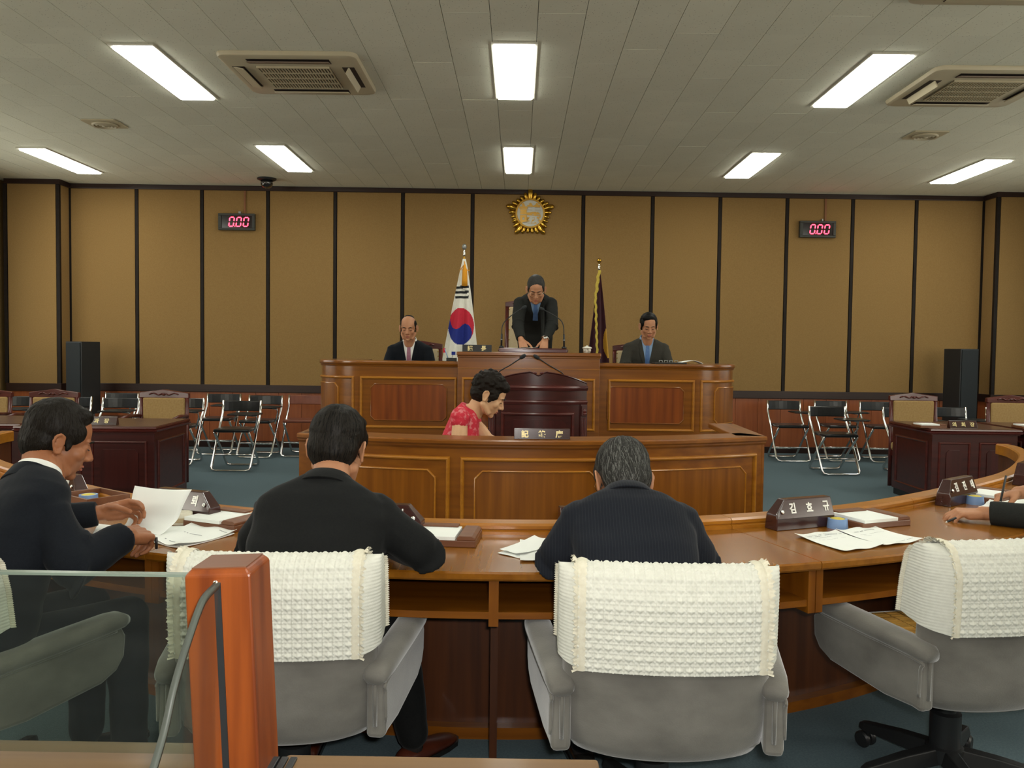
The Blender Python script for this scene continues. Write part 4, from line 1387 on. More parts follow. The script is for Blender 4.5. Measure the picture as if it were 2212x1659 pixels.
f0 = folding_chair('black folding chair with tablet, beside the right end of the teak bench', 3.37, 10.52)
FOLD = [(3.52, 9.45, 'black folding chair with tablet standing in front of the row by the right wainscot'),
        (3.99, 10.60, 'black folding chair with tablet, half hidden behind the front one on the right'),
        (4.55, 10.54, 'black folding chair with tablet, just left of the carved chair on the right'),
        (4.36, 9.45, 'black folding chair with tablet mostly hidden by the right carved chair'),
        (4.97, 9.60, 'black folding chair with a glaring backrest between the two right carved chairs'),
        (5.62, 9.60, 'black folding chair whose chrome post shows left of the far right carved chair'),
        (-3.05, 9.13, 'black folding chair with tablet standing in front, nearest on the left side'),
        (-3.72, 10.45, 'black folding chair with tablet against the left wainscot, behind the front one'),
        (-3.12, 10.22, 'black folding chair with tablet, left of the brown chair'),
        (-3.81, 9.46, 'black folding chair with tablet partly hidden by the left carved chair and desk'),
        (-4.97, 10.35, 'black folding chair with tablet right of the left loudspeaker, in the back row'),
        (-4.50, 9.35, 'black folding chair with tablet in the front row, above the left name-block desk'),
        (-5.10, 9.45, 'black folding chair with tablet in front of the left loudspeaker'),
        (-5.66, 9.45, 'black folding chair with tablet under the left pillar')]
for x, y, lab in FOLD:
    folding_chair(lab, x, y, random.uniform(-.06, .06), src=f0)
b = folding_chair('brown padded folding chair beside the left end of the teak bench', -2.66, 10.35, 0.04, 'brown_vinyl', False)


# ================================================================== ARMCHAIRS AT THE HORSESHOE DESK
def crochet_cover():
    """white crochet cover over the top of the backrest; u across, v from the seat side over the top and down behind"""
    hw, hs_ = 0.226, 0.266
    sec = [(0.100, 0.60), (0.088, 0.70), (0.068, 0.775)]
    for k in range(7):
        a = math.radians(10 + 160 * k / 6)
        sec.append((0.018 + 0.056 * math.cos(a), 0.775 + 0.040 * math.sin(a)))
    sec += [(-0.052, 0.74), (-0.053, 0.68), (-0.051, 0.62), (-0.048, 0.572)]
    P = np.array(catmull(sec, 10))
    d = np.concatenate([[0], np.cumsum(np.linalg.norm(np.diff(P, axis=0), axis=1))])

    def at(s):
        y, z = np.interp(s, d, P[:, 0]), np.interp(s, d, P[:, 1])
        s2, s1 = min(s + 0.004, d[-1]), max(s - 0.004, 0)
        ty, tz = np.interp(s2, d, P[:, 0]) - np.interp(s1, d, P[:, 0]), np.interp(s2, d, P[:, 1]) - np.interp(s1, d, P[:, 1])
        L = math.hypot(ty, tz)
        ny, nz = tz / L, -ty / L
        if ny * (y - 0.018) + nz * (z - 0.72) < 0:
            ny, nz = -ny, -nz
        return y, z, ny, nz

    def bow(x):
        return 0.048 * (x / 0.25) ** 2
    NV, NU = 250, 300
    cell = 0.0235
    mb = MB()
    vs = []
    for j in range(NV + 1):
        s = d[-1] * j / NV
        y, z, ny, nz = at(s)
        v = s / cell
        for i in range(NU + 1):
            x = -hw + 2 * hw * i / NU
            u = x / cell
            fu, fv = u - math.floor(u) - .5, v - math.floor(v) - .5
            rr_ = math.hypot(fu, fv)
            an_ = math.atan2(fv, fu)
            knob = 0.0056 * math.exp(-(rr_ / (.26 + .06 * math.cos(4 * an_))) ** 2.6)
            rib = 0.0046 * math.exp(-((abs(fu) - .5) / .075) ** 2) * (0.7 + 0.3 * math.cos(v * 2 * PI * 3))
            rib2 = 0.0030 * math.exp(-((abs(fv) - .5) / .07) ** 2) * (0.7 + 0.3 * math.cos(u * 2 * PI * 3))
            h = max(knob, rib, rib2)
            vs.append((x, y + ny * h + bow(x), z + nz * h - 0.006 * (x / hw) ** 2))
    fs = [(j * (NU + 1) + i, j * (NU + 1) + i + 1, (j + 1) * (NU + 1) + i + 1, (j + 1) * (NU + 1) + i) for j in range(NV) for i in range(NU)]
    mb.add(vs, fs)
    # side flaps wrapped round the rounded edge of the back, finely ribbed
    ends = []
    for sgn in (-1, 1):
        e = MB()
        NS, NZ = 24, 120
        vv = []
        for j in range(NZ + 1):
            k = j / NZ
            ztop = 0.8145
            for i in range(NS + 1):
                q_ = i / NS
                zb = 0.572 + 0.030 * q_
                z = zb + (ztop - zb) * k
                yb = np.interp(z, [0.572, 0.62, 0.68, 0.74, 0.775], [-0.048, -0.051, -0.053, -0.052, -0.042])
                yf = np.interp(z, [0.572, 0.70, 0.775], [0.104, 0.088, 0.070])
                if z > 0.775:
                    c = math.sqrt(max(0, 1 - ((z - 0.775) / 0.040) ** 2))
                    yb, yf = 0.018 - 0.060 * c, 0.018 + 0.052 * c
                y = yb + (yf - yb) * q_
                rb = 0.0006 * math.cos(z * 2 * PI / 0.0085)
                xx = hw - 0.010 + (hs_ - hw + 0.010) * math.sin(min(1, q_ * 1.9) * PI / 2) + rb
                vv.append((sgn * (xx + 0.002), y + bow(hw) + 0.004, z - 0.006))
        e.add(vv, [(j * (NS + 1) + i, j * (NS + 1) + i + 1, (j + 1) * (NS + 1) + i + 1, (j + 1) * (NS + 1) + i) for j in range(NZ) for i in range(NS)])
        ends.append(e)
    # gathered ruffles along the seams and the open side edges
    ruf = []
    for sgn in (-1, 1):
        r = MB()
        N = 170
        for layer in (0, 1):
            rows = []
            for j in range(N + 1):
                s = d[-1] * (0.02 + 0.98 * j / N)
                y, z, ny, nz = at(s)
                w1 = math.sin(j * 1.9) * 0.0035 + math.sin(j * 0.83 + layer) * 0.0025
                row = []
                for q_ in range(5):
                    f = q_ / 4
                    if layer == 0:        # stands out along the seam
                        px = sgn * (hw - 0.004 + f * 0.012 + w1 * f)
                        o_ = 0.003 + (0.010 + 0.003 * math.sin(j * 2.3)) * f
                    else:                 # lies flat on the back
                        px = sgn * (hw - 0.002 - f * 0.024) + w1 * .5 * f
                        o_ = 0.005 + 0.004 * math.sin(f * PI)
                    row.append((px, y + bow(hw) + ny * o_, z - 0.005 + nz * o_))
                rows.append(row)
            r.add([p for rw in rows for p in rw], [(j * 5 + i, j * 5 + i + 1, (j + 1) * 5 + i + 1, (j + 1) * 5 + i) for j in range(N) for i in range(4)])
        rows = []
        for j in range(111):              # scalloped trim down the front edge of the flap
            z = 0.60 + 0.20 * j / 110
            yf = np.interp(z, [0.572, 0.70, 0.775, 0.80], [0.104, 0.088, 0.070, 0.050])
            w1 = math.sin(j * 1.9) * 0.0022
            rows.append([(sgn * (hs_ + .002 + f * 0.008 + w1 * f), yf + bow(hw) + 0.004 + f * .010, z - .005) for f in (0, .5, 1)])
        r.add([p for rw in rows for p in rw], [(j * 3 + i, j * 3 + i + 1, (j + 1) * 3 + i + 1, (j + 1) * 3 + i) for j in range(110) for i in range(2)])
        ruf.append(r)
    return mb, ends, ruf


def armchair(label):
    t = thing('armchair', label, 'chair', (0, 0, 0), 0, 'grey swivel armchairs with white crochet covers')
    # y forward; backrest rear face near y = -0.27
    yb = -0.285
    # backrest shell: rounded slab, bowed in plan, narrowing and rounding at the bottom
    rings = []
    for z, hw, yo, th in ((0.318, 0.16, 0.060, 0.03), (0.324, 0.205, 0.044, 0.045), (0.340, 0.232, 0.030, 0.055), (0.37, 0.246, 0.022, 0.06), (0.42, 0.252, 0.016, 0.062), (0.50, 0.255, 0.009, 0.062),
                          (0.60, 0.258, -0.002, 0.060), (0.70, 0.259, -0.012, 0.054), (0.765, 0.250, -0.020, 0.046), (0.785, 0.236, -0.012, 0.034), (0.795, 0.212, 0.002, 0.018)):
        rg = []
        n = 24
        for k in range(n + 1):
            u = math.sin((-1 + 2 * k / n) * PI / 2)
            e = (1 - abs(u) ** 6)
            rg.append((u * hw, yb + 0.06 - th * e ** .5 + yo + 0.048 * u * u - 0.01, z))
        for k in range(n, -1, -1):
            u = math.sin((-1 + 2 * k / n) * PI / 2)
            e = (1 - abs(u) ** 6)
            rg.append((u * hw, yb + 0.06 + th * 0.8 * e ** .5 + yo + 0.048 * u * u - 0.01, z))
        rings.append(rg)
    obj('backrest', MB().loft(rings), M['velvet'], t, True)
    seat = []
    for z, s_ in ((0.335, .86), (0.345, .95), (0.36, 1), (0.43, 1), (0.455, .97), (0.462, .88)):
        seat.append([(x * s_, y * s_ + 0.02, z) for x, y in rrect(0.245, 0.25, 0.07, 5)])
    obj('seat', MB().loft(seat), M['velvet'], t, True)
    for sgn in (-1, 1):
        ar = MB()
        # side panel outline in (y,z): rounded lower front corner
        out = [(-0.235, 0.340), (-0.235, 0.505), (0.16, 0.520), (0.185, 0.512), (0.20, 0.48), (0.195, 0.42), (0.17, 0.385), (0.12, 0.362), (-0.10, 0.340), (-0.20, 0.345)]
        x0, x1 = (0.232, 0.282) if sgn > 0 else (-0.282, -0.232)
        SP = Matrix.Translation((sgn * 0.257, -0.235, 0)) @ Matrix.Rotation(-sgn * 0.15, 4, 'Z') @ Matrix.Translation((-sgn * 0.257, 0.235, 0))
        pan = obj('arm', ar.prism(out, x0, x1, 'x').xform(SP), M['velvet'], t, bevel=0.014, seg=3)
        pad = []
        for y, z, hw_, hz in ((-0.246, 0.500, 0.024, 0.016), (-0.232, 0.504, 0.033, 0.022), (-0.18, 0.510, 0.037, 0.026), (0.0, 0.518, 0.039, 0.027), (0.15, 0.525, 0.039, 0.026), (0.19, 0.525, 0.036, 0.023), (0.212, 0.522, 0.024, 0.014)):
            pad.append([(sgn * 0.257 + hw_ * math.copysign(abs(math.cos(a)) ** .7, math.cos(a)), y, z + hz * math.copysign(abs(math.sin(a)) ** .7, math.sin(a))) for a in [2 * PI * k / 16 for k in range(16)]])
        obj('arm_pad', MB().loft(pad).xform(SP), M['velvet'], pan, True)
        pip = [(sgn * 0.2825, y, z) for y, z in [(-0.226, 0.385), (-0.229, 0.46), (-0.218, 0.484), (0.0, 0.494), (0.165, 0.502)]]
        obj('piping', MB().tube(catmull(pip, 6), 0.0045, 6).xform(SP), M['velvet'], pan, True)
        pip = [(sgn * 0.257, -0.2355, 0.375), (sgn * 0.257, -0.2365, 0.46), (sgn * 0.257, -0.236, 0.50)]
        obj('piping', MB().tube(pip, 0.006, 6).xform(SP), M['velvet'], pan, True)
    mb, ends, ruf = crochet_cover()
    off = Matrix.Translation((0, yb + 0.018, -0.004))
    c = obj('crochet_cover', mb.xform(off), M['crochet'], t, True)
    for e in ends:
        obj('side_flap', e.xform(off), M['crochet'], c, True)
    for r in ruf:
        obj('ruffle', r.xform(off), M['ruffle'], c, True)
    obj('column', MB().lathe([(0.045, 0.10), (0.045, 0.22), (0.030, 0.225), (0.030, 0.30), (0.075, 0.31), (0.075, 0.337), (0, 0.337)], 20), M['black'], t, auto=35)
    obj('hub', MB().lathe([(0.03, 0.065), (0.055, 0.075), (0.055, 0.115), (0.03, 0.125)], 20), M['black'], t, auto=35)
    for k in range(5):
        a = math.radians(90 + 72 * k + 20)
        ca, sa = math.cos(a), math.sin(a)
        m = MB()
        rr = []
        for r_, w_, zt, zb in ((0.03, 0.030, 0.118, 0.070), (0.15, 0.026, 0.105, 0.062), (0.27, 0.022, 0.085, 0.058), (0.29, 0.016, 0.078, 0.060)):
            rr.append([(r_ * ca + w_ * sa, r_ * sa - w_ * ca, zb), (r_ * ca - w_ * sa, r_ * sa + w_ * ca, zb), (r_ * ca - w_ * .7 * sa, r_ * sa + w_ * .7 * ca, zt), (r_ * ca + w_ * .7 * sa, r_ * sa - w_ * .7 * ca, zt)])
        lg = obj('base_leg', m.loft(rr), M['black'], t, bevel=0.004)
        cm = MB()
        for q_ in (-1, 1):
            A = Matrix.Translation((0.272 * ca - q_ * 0.016 * sa, 0.272 * sa + q_ * 0.016 * ca, 0.0275)) @ Matrix.Rotation(a, 4, 'Z') @ Matrix.Rotation(PI / 2, 4, 'X')
            w_ = MB().lathe([(0.0, -0.010), (0.022, -0.010), (0.0275, -0.004), (0.0275, 0.004), (0.022, 0.010), (0.0, 0.010)], 18)
            cm.merge(w_, A)
        cm.tube([(0.272 * ca, 0.272 * sa, 0.028), (0.272 * ca, 0.272 * sa, 0.062)], 0.010, 8)
        obj('caster', cm, M['black'], lg, auto=35)
    return t


ch0 = armchair('grey armchair with white crochet cover where the man in the pinstripe suit sits')
ch0.location = (0.378, 2.215, 0)
ch0.rotation_euler.z = -0.02
ch1 = dup(ch0, (-0.612, 2.265, 0), 0.03, 'grey armchair with white crochet cover, partly behind the orange wooden post')
ch2 = dup(ch0, (-1.515, 2.29, 0), -0.305, 'grey armchair seen through the glass, where the man turning a page sits')
ch3 = dup(ch0, (1.335, 2.53, 0), 0.22, 'empty grey armchair with a bamboo seat mat, at the right')
# sticker on one base leg and a bamboo mat on the empty chair
t = thing('bamboo_mat', 'bamboo tile seat mat with dark cords lying on the empty armchair', 'seat mat', (1.335, 2.53, 0.466), 0.22)
sl = tomesh(MB().box(-0.021, 0.021, -0.0085, 0.0085, -0.003, 0.0035), 'slat', M['bamboo'])
for i in range(9):
    for j in range(18):
        o = D.objects.new('slat', sl)
        COL.objects.link(o)
        o.parent = t
        o.location = (-0.188 + 0.047 * i, -0.145 + 0.0205 * j, 0.0)
        o.rotation_euler.z = random.uniform(-.02, .02)
cd = MB()
for i in range(10):
    cd.tube([(-0.2115 + 0.047 * i, -0.155, 0.001), (-0.2115 + 0.047 * i, 0.215, 0.001)], 0.0022, 5)
for j in range(19):
    cd.tube([(-0.21, -0.155 + 0.0205 * j, 0.0), (0.21, -0.155 + 0.0205 * j, 0.0)], 0.0016, 5)
stuff(obj('cord', cd, M['cord'], t))

# ================================================================== GLASS PARTITION WITH THE WOODEN POST
t = thing('glass_partition', 'low wooden partition with glass panes and a square orange post, nearest the viewer', 'partition', (-0.351, 1.04, 0))
lean = Matrix.Translation((-0.003, 0, 0.80)) @ Matrix.Rotation(math.radians(-2.6), 4, 'Y') @ Matrix.Translation((0, 0, -0.80))
m = MB()
h = 1.048
hw, ch_ = 0.0405, 0.006
rings = []
for z, e in ((0.0, 0), (h - 0.007, 0), (h, ch_)):
    w_ = hw - e
    rings.append([(-w_, -w_, z), (w_, -w_, z), (w_, w_, z), (-w_, w_, z)])
post = obj('post', m.loft(rings).xform(lean), M['post_wood'], t, bevel=0.0025)
obj('post_cap', MB().box(-hw + ch_ + .001, hw - ch_ - .001, -hw + ch_ + .001, hw - ch_ - .001, h - .002, h + 0.0012).xform(lean), M['post_top'], post)
obj('slot_gasket', MB().box(-0.004, 0.004, -hw - 0.0015, -hw + 0.002, 0.2, h - 0.016).xform(lean), M['black'], post)
obj('screw', MB().ell((-0.002, -hw - 0.001, h - 0.016), (0.0035, 0.002, 0.0035)).xform(lean), M['chrome'], post, True)
obj('glass_pane', MB().box(-1.6, -0.044, -0.005, 0.005, 0.80, 1.028), M['glass'], t)
obj('glass_top_edge', MB().box(-1.6, -0.044, -0.0055, 0.0055, 1.028, 1.0315), M['glassedge'], t)
# second pane, at right angles, running towards the viewer with a rounded sloping top
edge = [(-0.030, 1.030), (-0.078, 1.026), (-0.100, 1.016), (-0.123, 0.998), (-0.150, 0.974), (-0.172, 0.950), (-0.196, 0.915), (-0.240, 0.872), (-0.31, 0.80)]
poly = [(y, z) for y, z in edge] + [(-0.31, 0.60), (-0.030, 0.60)]
obj('glass_wing', MB().prism(poly, -0.0165, -0.0105, 'x'), M['glass_thin'], t)
ed = catmull([(y, z) for y, z in edge], 6)
rg = []
for y, z in ed:
    rg.append([(-0.0170, y, z - 0.003), (-0.0100, y, z - 0.003), (-0.0100, y - 0.001, z + 0.003), (-0.0170, y - 0.001, z + 0.003)])
obj('edge_strip', MB().loft(rg), M['strip'], t, True)
obj('rail', MB().box(-1.6, -0.045, -0.05, 0.05, 0.755, 0.790), M['rail_wood'], t, bevel=0.006)
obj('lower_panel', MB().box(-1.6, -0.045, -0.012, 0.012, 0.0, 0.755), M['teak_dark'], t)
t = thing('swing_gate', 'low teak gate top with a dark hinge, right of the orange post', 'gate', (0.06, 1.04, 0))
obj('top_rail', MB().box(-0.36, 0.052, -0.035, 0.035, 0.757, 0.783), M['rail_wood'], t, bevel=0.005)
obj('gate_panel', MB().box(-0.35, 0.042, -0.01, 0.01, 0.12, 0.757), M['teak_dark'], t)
for k in range(3):
    obj('hinge', MB().box(-0.374 + k * 0.0115, -0.365 + k * 0.0115, -0.036, 0.02, 0.755, 0.7865), M['black'], t, bevel=0.001)

# ================================================================== THINGS ON THE HORSESHOE DESK
def dpos(x, y, off=None):
    """station on the desk curve nearest to a point, and the heading of the sitter there"""
    s_ = hp.nearest(x, y)
    a, b = hp.at(s_ - .02), hp.at(s_ + .02)
    return s_, math.atan2(b[1] - a[1], b[0] - a[0])


def name_block(label, s_, off, body, flip=False, w=0.26, rz=0.0):
    """dark wooden block with a sloping face towards the sitter and a bevelled end with a button"""
    x, y = hp.at(s_, off)
    a, b = hp.at(s_ - .03), hp.at(s_ + .03)
    ang = math.atan2(b[1] - a[1], b[0] - a[0]) + rz
    t = thing('name_block', label, 'name block', (x, y, DZ), ang, 'name blocks on the horseshoe desk')
    hw = w / 2
    sg = -1 if not flip else 1        # side carrying the bevelled end
    H0, H1 = 0.042, 0.105
    # cross-section (y,z): front is -y
    def ring(xx, top, yf):
        return [(xx, -0.035, 0), (xx, 0.030, 0), (xx, 0.022, top), (xx, yf + 0.016, top), (xx, yf, top), (xx, -0.035, H0)]
    e0, e1 = sg * hw, sg * (hw - 0.05)
    rings = [ring(-sg * hw, H1, -0.012), ring(e1, H1, -0.012), ring(e0 - sg * .006, H0 + 0.018, -0.027), ring(e0, H0 + 0.012, -0.030)]
    obj('block', MB().loft(rings), M['plate_wood'], t, bevel=0.0025)
    obj('foot_line', MB().box(-hw + .002, hw - .002, -0.0362, -0.034, 0.0405, 0.0415), M['black'], t)
    tilt = math.atan2(0.023, H1 - H0)
    btn = MB().lathe([(0.0075, 0), (0.0075, 0.004), (0.004, 0.006), (0, 0.0065)], 16)
    btn.xform(Matrix.Translation((sg * (hw - 0.028), -0.0285, H0 + 0.022)) @ Matrix.Rotation(PI / 2 - tilt, 4, 'X'))
    obj('button', btn, M['chrome'], t, True)
    n = len(body)
    for i, c in enumerate(body):
        if c == ' ':
            continue
        g = text_mb(c, 0.040, 0.0010, 0.0011)
        zc = 0.075
        yc = -0.035 + 0.023 * (zc - H0) / (H1 - H0)
        g.xform(Matrix.Translation(((i - (n - 1) / 2) * 0.076 + (-sg) * 0.022, yc - 0.001, zc)) @ Matrix.Rotation(PI / 2 - tilt, 4, 'X') @ Matrix.Scale(0.8, 4, (1, 0, 0)))
        obj('character', g, M['letter'], t)
    return t


NB = [('name block with three white Korean characters, left of the open booklet', (0.995, 3.00), '김효규', False, 0.125),
      ('name block with three white Korean characters, beside the hands at the right edge', (1.80, 3.52), '김진태', False, 0.125),
      ('name block with three small white characters at the far right bend of the desk', (2.42, 4.10), '김기수', False, 0.125),
      ('name block with two white characters showing, behind the lifted page', (-1.125, 3.05), ' 윤뢰', True, 0.125),
      ('name block partly hidden by the chin of the man lifting a page', (-1.69, 3.42), '  범', True, 0.125),
      ('name block with one white character showing beyond an arm of the plain black suit', (-0.415, 2.87), '  일', True, 0.125),
      ('name block mostly hidden behind the man in the pinstripe suit', (0.245, 2.84), '', True, 0.125),
      ('name block at the far left edge, with a silver button', (-2.93, 4.75), '', True, 0.125)]
for lab, (x, y), body, fl, off in NB:
    name_block(lab, hp.nearest(x, y + .05), off, body, fl)


def memo_tray(label, x, y, rz, z=None, scale=1.0, grp='memo trays on the desks'):
    """wooden tray with a pad of white slips, a pen ledge and a clip board at the back"""
    t = thing('memo_tray', label, 'memo tray', (x, y, DZ if z is None else z), rz, grp)
    w, d = 0.115 * scale, 0.085 * scale
    obj('tray', MB().prism([(-w, -d), (w, -d), (w, d), (-w, d)], 0.0, 0.022, 'z'), M['tray_wood'], t, bevel=0.003)
    obj('paper_pad', MB().box(-w + .008, w - .065 * scale, -d - .002, d - .015, 0.022, 0.034), M['paper'], t, bevel=0.0008, seg=1)
    obj('pen_ledge', MB().prism([(w - .060 * scale, 0.022), (w - .002, 0.022), (w - .002, 0.030), (w - .012, 0.036), (w - .052 * scale, 0.036), (w - .060 * scale, 0.030)], -d + .002, d - .004, 'y'), M['tray_wood'], t, bevel=0.002)
    obj('back_board', MB().box(-w + .02, w - .075 * scale, d - .035, d + .004, 0.0345, 0.040), M['tray_wood'], t, bevel=0.001)
    return t


s_, a_ = dpos(-0.24, 2.85)
memo_tray('wooden memo tray with white slips between the two men seen from behind', -0.235, 2.665, a_ - 0.03)
memo_tray('wooden memo tray with white slips beside the round cream pot', -1.012, 2.862, -0.42)
memo_tray('wooden memo tray with white slips behind the open booklet', 1.30, 3.045, 0.40)
memo_tray('wooden memo tray with white slips by the hands of the man at the right edge', 2.05, 3.60, 0.72)
memo_tray('small wooden memo tray with a pen on the right mahogany desk', 3.63, 7.32, 0.0, 0.689, 1.0)
memo_tray('small wooden memo tray on the far right mahogany desk', 4.54, 7.36, 0.0, 0.689, 1.0)
# open wooden box beside the man at the left
t = thing('wooden_box', 'low open wooden box holding a blue pot, left of the lifted page', 'box', (-1.615, 3.135, DZ), -0.62)
obj('base', MB().box(-0.10, 0.10, -0.075, 0.075, 0, 0.008), M['tray_wood'], t)
for nm, b_ in (('front_side', (-0.10, 0.10, -0.083, -0.075, 0, 0.055)), ('back_side', (-0.10, 0.10, 0.075, 0.083, 0, 0.055)), ('end_side', (-0.108, -0.10, -0.083, 0.083, 0, 0.055)), ('end_side', (0.10, 0.108, -0.083, 0.083, 0, 0.055))):
    obj(nm, MB().box(*b_), M['tray_wood'], t, bevel=0.0015)


def sponge_pot(label, x, y, z=DZ, kind='blue', h=0.034):
    t = thing('sponge_pot', label, 'sponge pot', (x, y, z), 0, 'finger sponge pots')
    r = 0.036
    if kind == 'blue':
        obj('case', MB().lathe([(r, 0), (r, 0.004), (r * .94, h * .75), (r * .92, h), (r * .74, h), (r * .74, h - .006), (0, h - .006)], 32), M['blue_plastic'], t, auto=35)
        obj('sponge', MB().lathe([(r * .735, h - .008), (r * .72, h - .001), (r * .5, h + .0015), (0, h + .002)], 28), M['yellow_sponge'], t, True)
    else:
        obj('case', MB().lathe([(r * .9, 0), (r, 0.003), (r, h + .01), (r * .97, h + .012), (0, h + .012)], 32), M['ruffle'], t, auto=35)
        obj('label_band', MB().lathe([(r + .0006, 0.01), (r + .0006, h - .004)], 32, cap=False), M['cream'], t, True)


sponge_pot('round pale blue pot with a yellow sponge behind the open booklet', 1.150, 2.955)
sponge_pot('round pale blue pot with a yellow sponge near the hands at the right edge', 1.925, 3.475)
sponge_pot('round pale blue pot at the far right bend of the desk', 2.50, 4.02)
sponge_pot('round cream pot beside the left memo tray', -1.17, 2.865, DZ, 'cream', 0.03)
sponge_pot('round pale blue pot standing in the wooden box', -1.645, 3.15, DZ + .008, 'blue', 0.040)


def sheet(t, name, corners, z, curl=0.0, n=14, thick=0.0012, ma='paper'):
    """slightly wavy sheet between four corners (counter-clockwise, world)"""
    A, B, C_, E_ = [np.array(c) for c in corners]
    top, bot = [], []
    for j in range(n + 1):
        for i in range(n + 1):
            u, v = i / n, j / n
            p = A * (1 - u) * (1 - v) + B * u * (1 - v) + C_ * u * v + E_ * (1 - u) * v
            zz = z + curl * (math.sin(u * 5 + v * 2) ** 2) * (0.4 + 0.6 * abs(2 * v - 1)) + curl * 1.2 * ((abs(2 * u - 1) ** 4) * (abs(2 * v - 1) ** 2))
            top.append((p[0], p[1], zz + thick))
            bot.append((p[0], p[1], zz))
    m = MB()
    N = n + 1
    q = [(j * N + i, j * N + i + 1, (j + 1) * N + i + 1, (j + 1) * N + i) for j in range(n) for i in range(n)]
    m.add(top + bot, q + [tuple(k + N * N for k in reversed(f)) for f in q])
    bd = [i for i in range(n)] + [i * N + n for i in range(n)] + [n * N + n - i for i in range(n)] + [(n - i) * N for i in range(n)]
    for k in range(len(bd)):
        a, b = bd[k], bd[(k + 1) % len(bd)]
        m.f.append((a, a + N * N, b + N * N, b))
        m.mi.append(0)
    m.xform(Matrix.Translation(-Vector(t.location)))
    o = obj(name, m, M[ma], t, auto=50)
    return o, (A, B, C_, E_), z + thick, curl


def printed(t, frame, rows):
    """rows of print lying on a sheet: (u0,u1,v,height)"""
    o, (A, B, C_, E_), z, curl = frame
    m = MB()
    for u0, u1, v, hgt in rows:
        k = max(2, int((u1 - u0) * 26))
        for q in range(k):
            if k > 6 and random.random() < .18:
                continue
            a, b = u0 + (u1 - u0) * q / k, u0 + (u1 - u0) * (q + .8) / k
            P = []
            for u, vv in ((a, v), (b, v), (b, v + hgt), (a, v + hgt)):
                p = A * (1 - u) * (1 - vv) + B * u * (1 - vv) + C_ * u * vv + E_ * (1 - u) * vv
                zz = z + curl * (math.sin(u * 5 + vv * 2) ** 2) * (0.4 + 0.6 * abs(2 * vv - 1)) + curl * 1.2 * ((abs(2 * u - 1) ** 4) * (abs(2 * vv - 1) ** 2))
                P.append((p[0], p[1], zz + 0.0006))
            m.add(P, [(0, 1, 2, 3)])
    m.xform(Matrix.Translation(-Vector(t.location)))
    return stuff(obj('print', m, M['ink'], o))


# open booklet on the right
t = thing('open_booklet', 'open white booklet with a form, lying before the empty chair', 'booklet', (1.15, 2.77, DZ))
f1 = sheet(t, 'left_page', [(1.024, 2.575), (1.185, 2.66), (1.112, 2.875), (0.945, 2.80)], DZ + .003, .004)
printed(t, f1, [(0.12, 0.9, 0.86, .012), (0.1, .95, .80, .02), (.15, .6, .72, .01), (.15, .85, .6, .006)])
f2 = sheet(t, 'right_page', [(1.187, 2.66), (1.352, 2.745), (1.275, 2.965), (1.114, 2.875)], DZ + .004, .004)
printed(t, f2, [(0.25, 0.8, 0.78, .025), (.2, .85, .62, .008), (.2, .4, .54, .008), (.45, .9, .1, .012)])
obj('blue_tab', MB().box(-.045, -.015, .105, .125, .001, .0025).xform(Matrix.Rotation(.45, 4, 'Z')), M['blue_tab'], t)
# document right of the man at the left
t = thing('document', 'stapled white document between the man lifting a page and the man with jet black hair', 'document', (-1.05, 2.67, DZ))
sheet(t, 'lower_sheets', [(-1.165, 2.590), (-1.028, 2.500), (-0.930, 2.705), (-1.098, 2.850)], DZ + .001, .002, thick=.003)
f1 = sheet(t, 'cover_page', [(-1.175, 2.597), (-1.026, 2.496), (-0.925, 2.716), (-1.104, 2.862)], DZ + .0055, .007)
printed(t, f1, [(0.25, 0.75, 0.52, .02), (.35, .65, .12, .022), (.72, .92, .86, .022)])
# document under the left man's hands with one page lifted
t = thing('document', 'open white document with one page held up by the man at the left', 'document', (-1.30, 2.72, DZ))
f1 = sheet(t, 'pages', [(-1.360, 2.612), (-1.170, 2.585), (-1.115, 2.80), (-1.43, 2.80)], DZ + .001, .003, thick=.004)
printed(t, f1, [(.1, .5, .75, .012), (.1, .45, .62, .012), (.55, .9, .3, .01), (.55, .9, .45, .01), (.1, .6, .5, .01)])
m = MB()
A0, A1 = np.array((-1.315, 2.765)), np.array((-1.130, 2.705))
rows = []
prof = [(-0.035, 0.004), (-0.022, 0.0065), (-0.006, 0.012), (0.006, 0.024), (0.014, 0.042), (0.020, 0.065), (0.027, 0.092), (0.036, 0.118), (0.044, 0.136)]
dn = np.array((0.30, 0.95))
side = np.array((-0.02, 0.0))
for k, (o_, z) in enumerate(catmull(prof, 5)):
    sh = 0.02 * (z / .136)
    pa = A0 + dn * o_ + side * (z / .136) * .2
    pb = A1 + dn * (o_ - 0.035 * math.exp(-((z - .01) / .02) ** 2)) + np.array((0.030, 0)) * (z / .136) ** 1.6
    row = []
    for i in range(11):
        u = i / 10
        p = pa * (1 - u) + pb * u
        row.append((p[0], p[1], DZ + .006 + z - 0.006 * math.sin(PI * u) * (z / .136)))
    rows.append(row)
vs = [p for r in rows for p in r]
m.add(vs, [(j * 11 + i, j * 11 + i + 1, (j + 1) * 11 + i + 1, (j + 1) * 11 + i) for j in range(len(rows) - 1) for i in range(10)])
m.xform(Matrix.Translation(-Vector(t.location)))
lp_ = obj('lifted_page', m, M['paper'], t, True)
sd = lp_.modifiers.new('thickness', 'SOLIDIFY')
sd.thickness = 0.0008
t = thing('paper_stack', 'loose white papers left of the man in the pinstripe suit', 'papers', (0.05, 2.52, DZ))
sheet(t, 'sheet', [(-0.056, 2.50), (0.045, 2.42), (0.17, 2.60), (0.06, 2.68)], DZ + .001, .002)
sheet(t, 'sheet', [(0.012, 2.405), (0.20, 2.405), (0.20, 2.66), (0.012, 2.66)], DZ + .0045, .002)
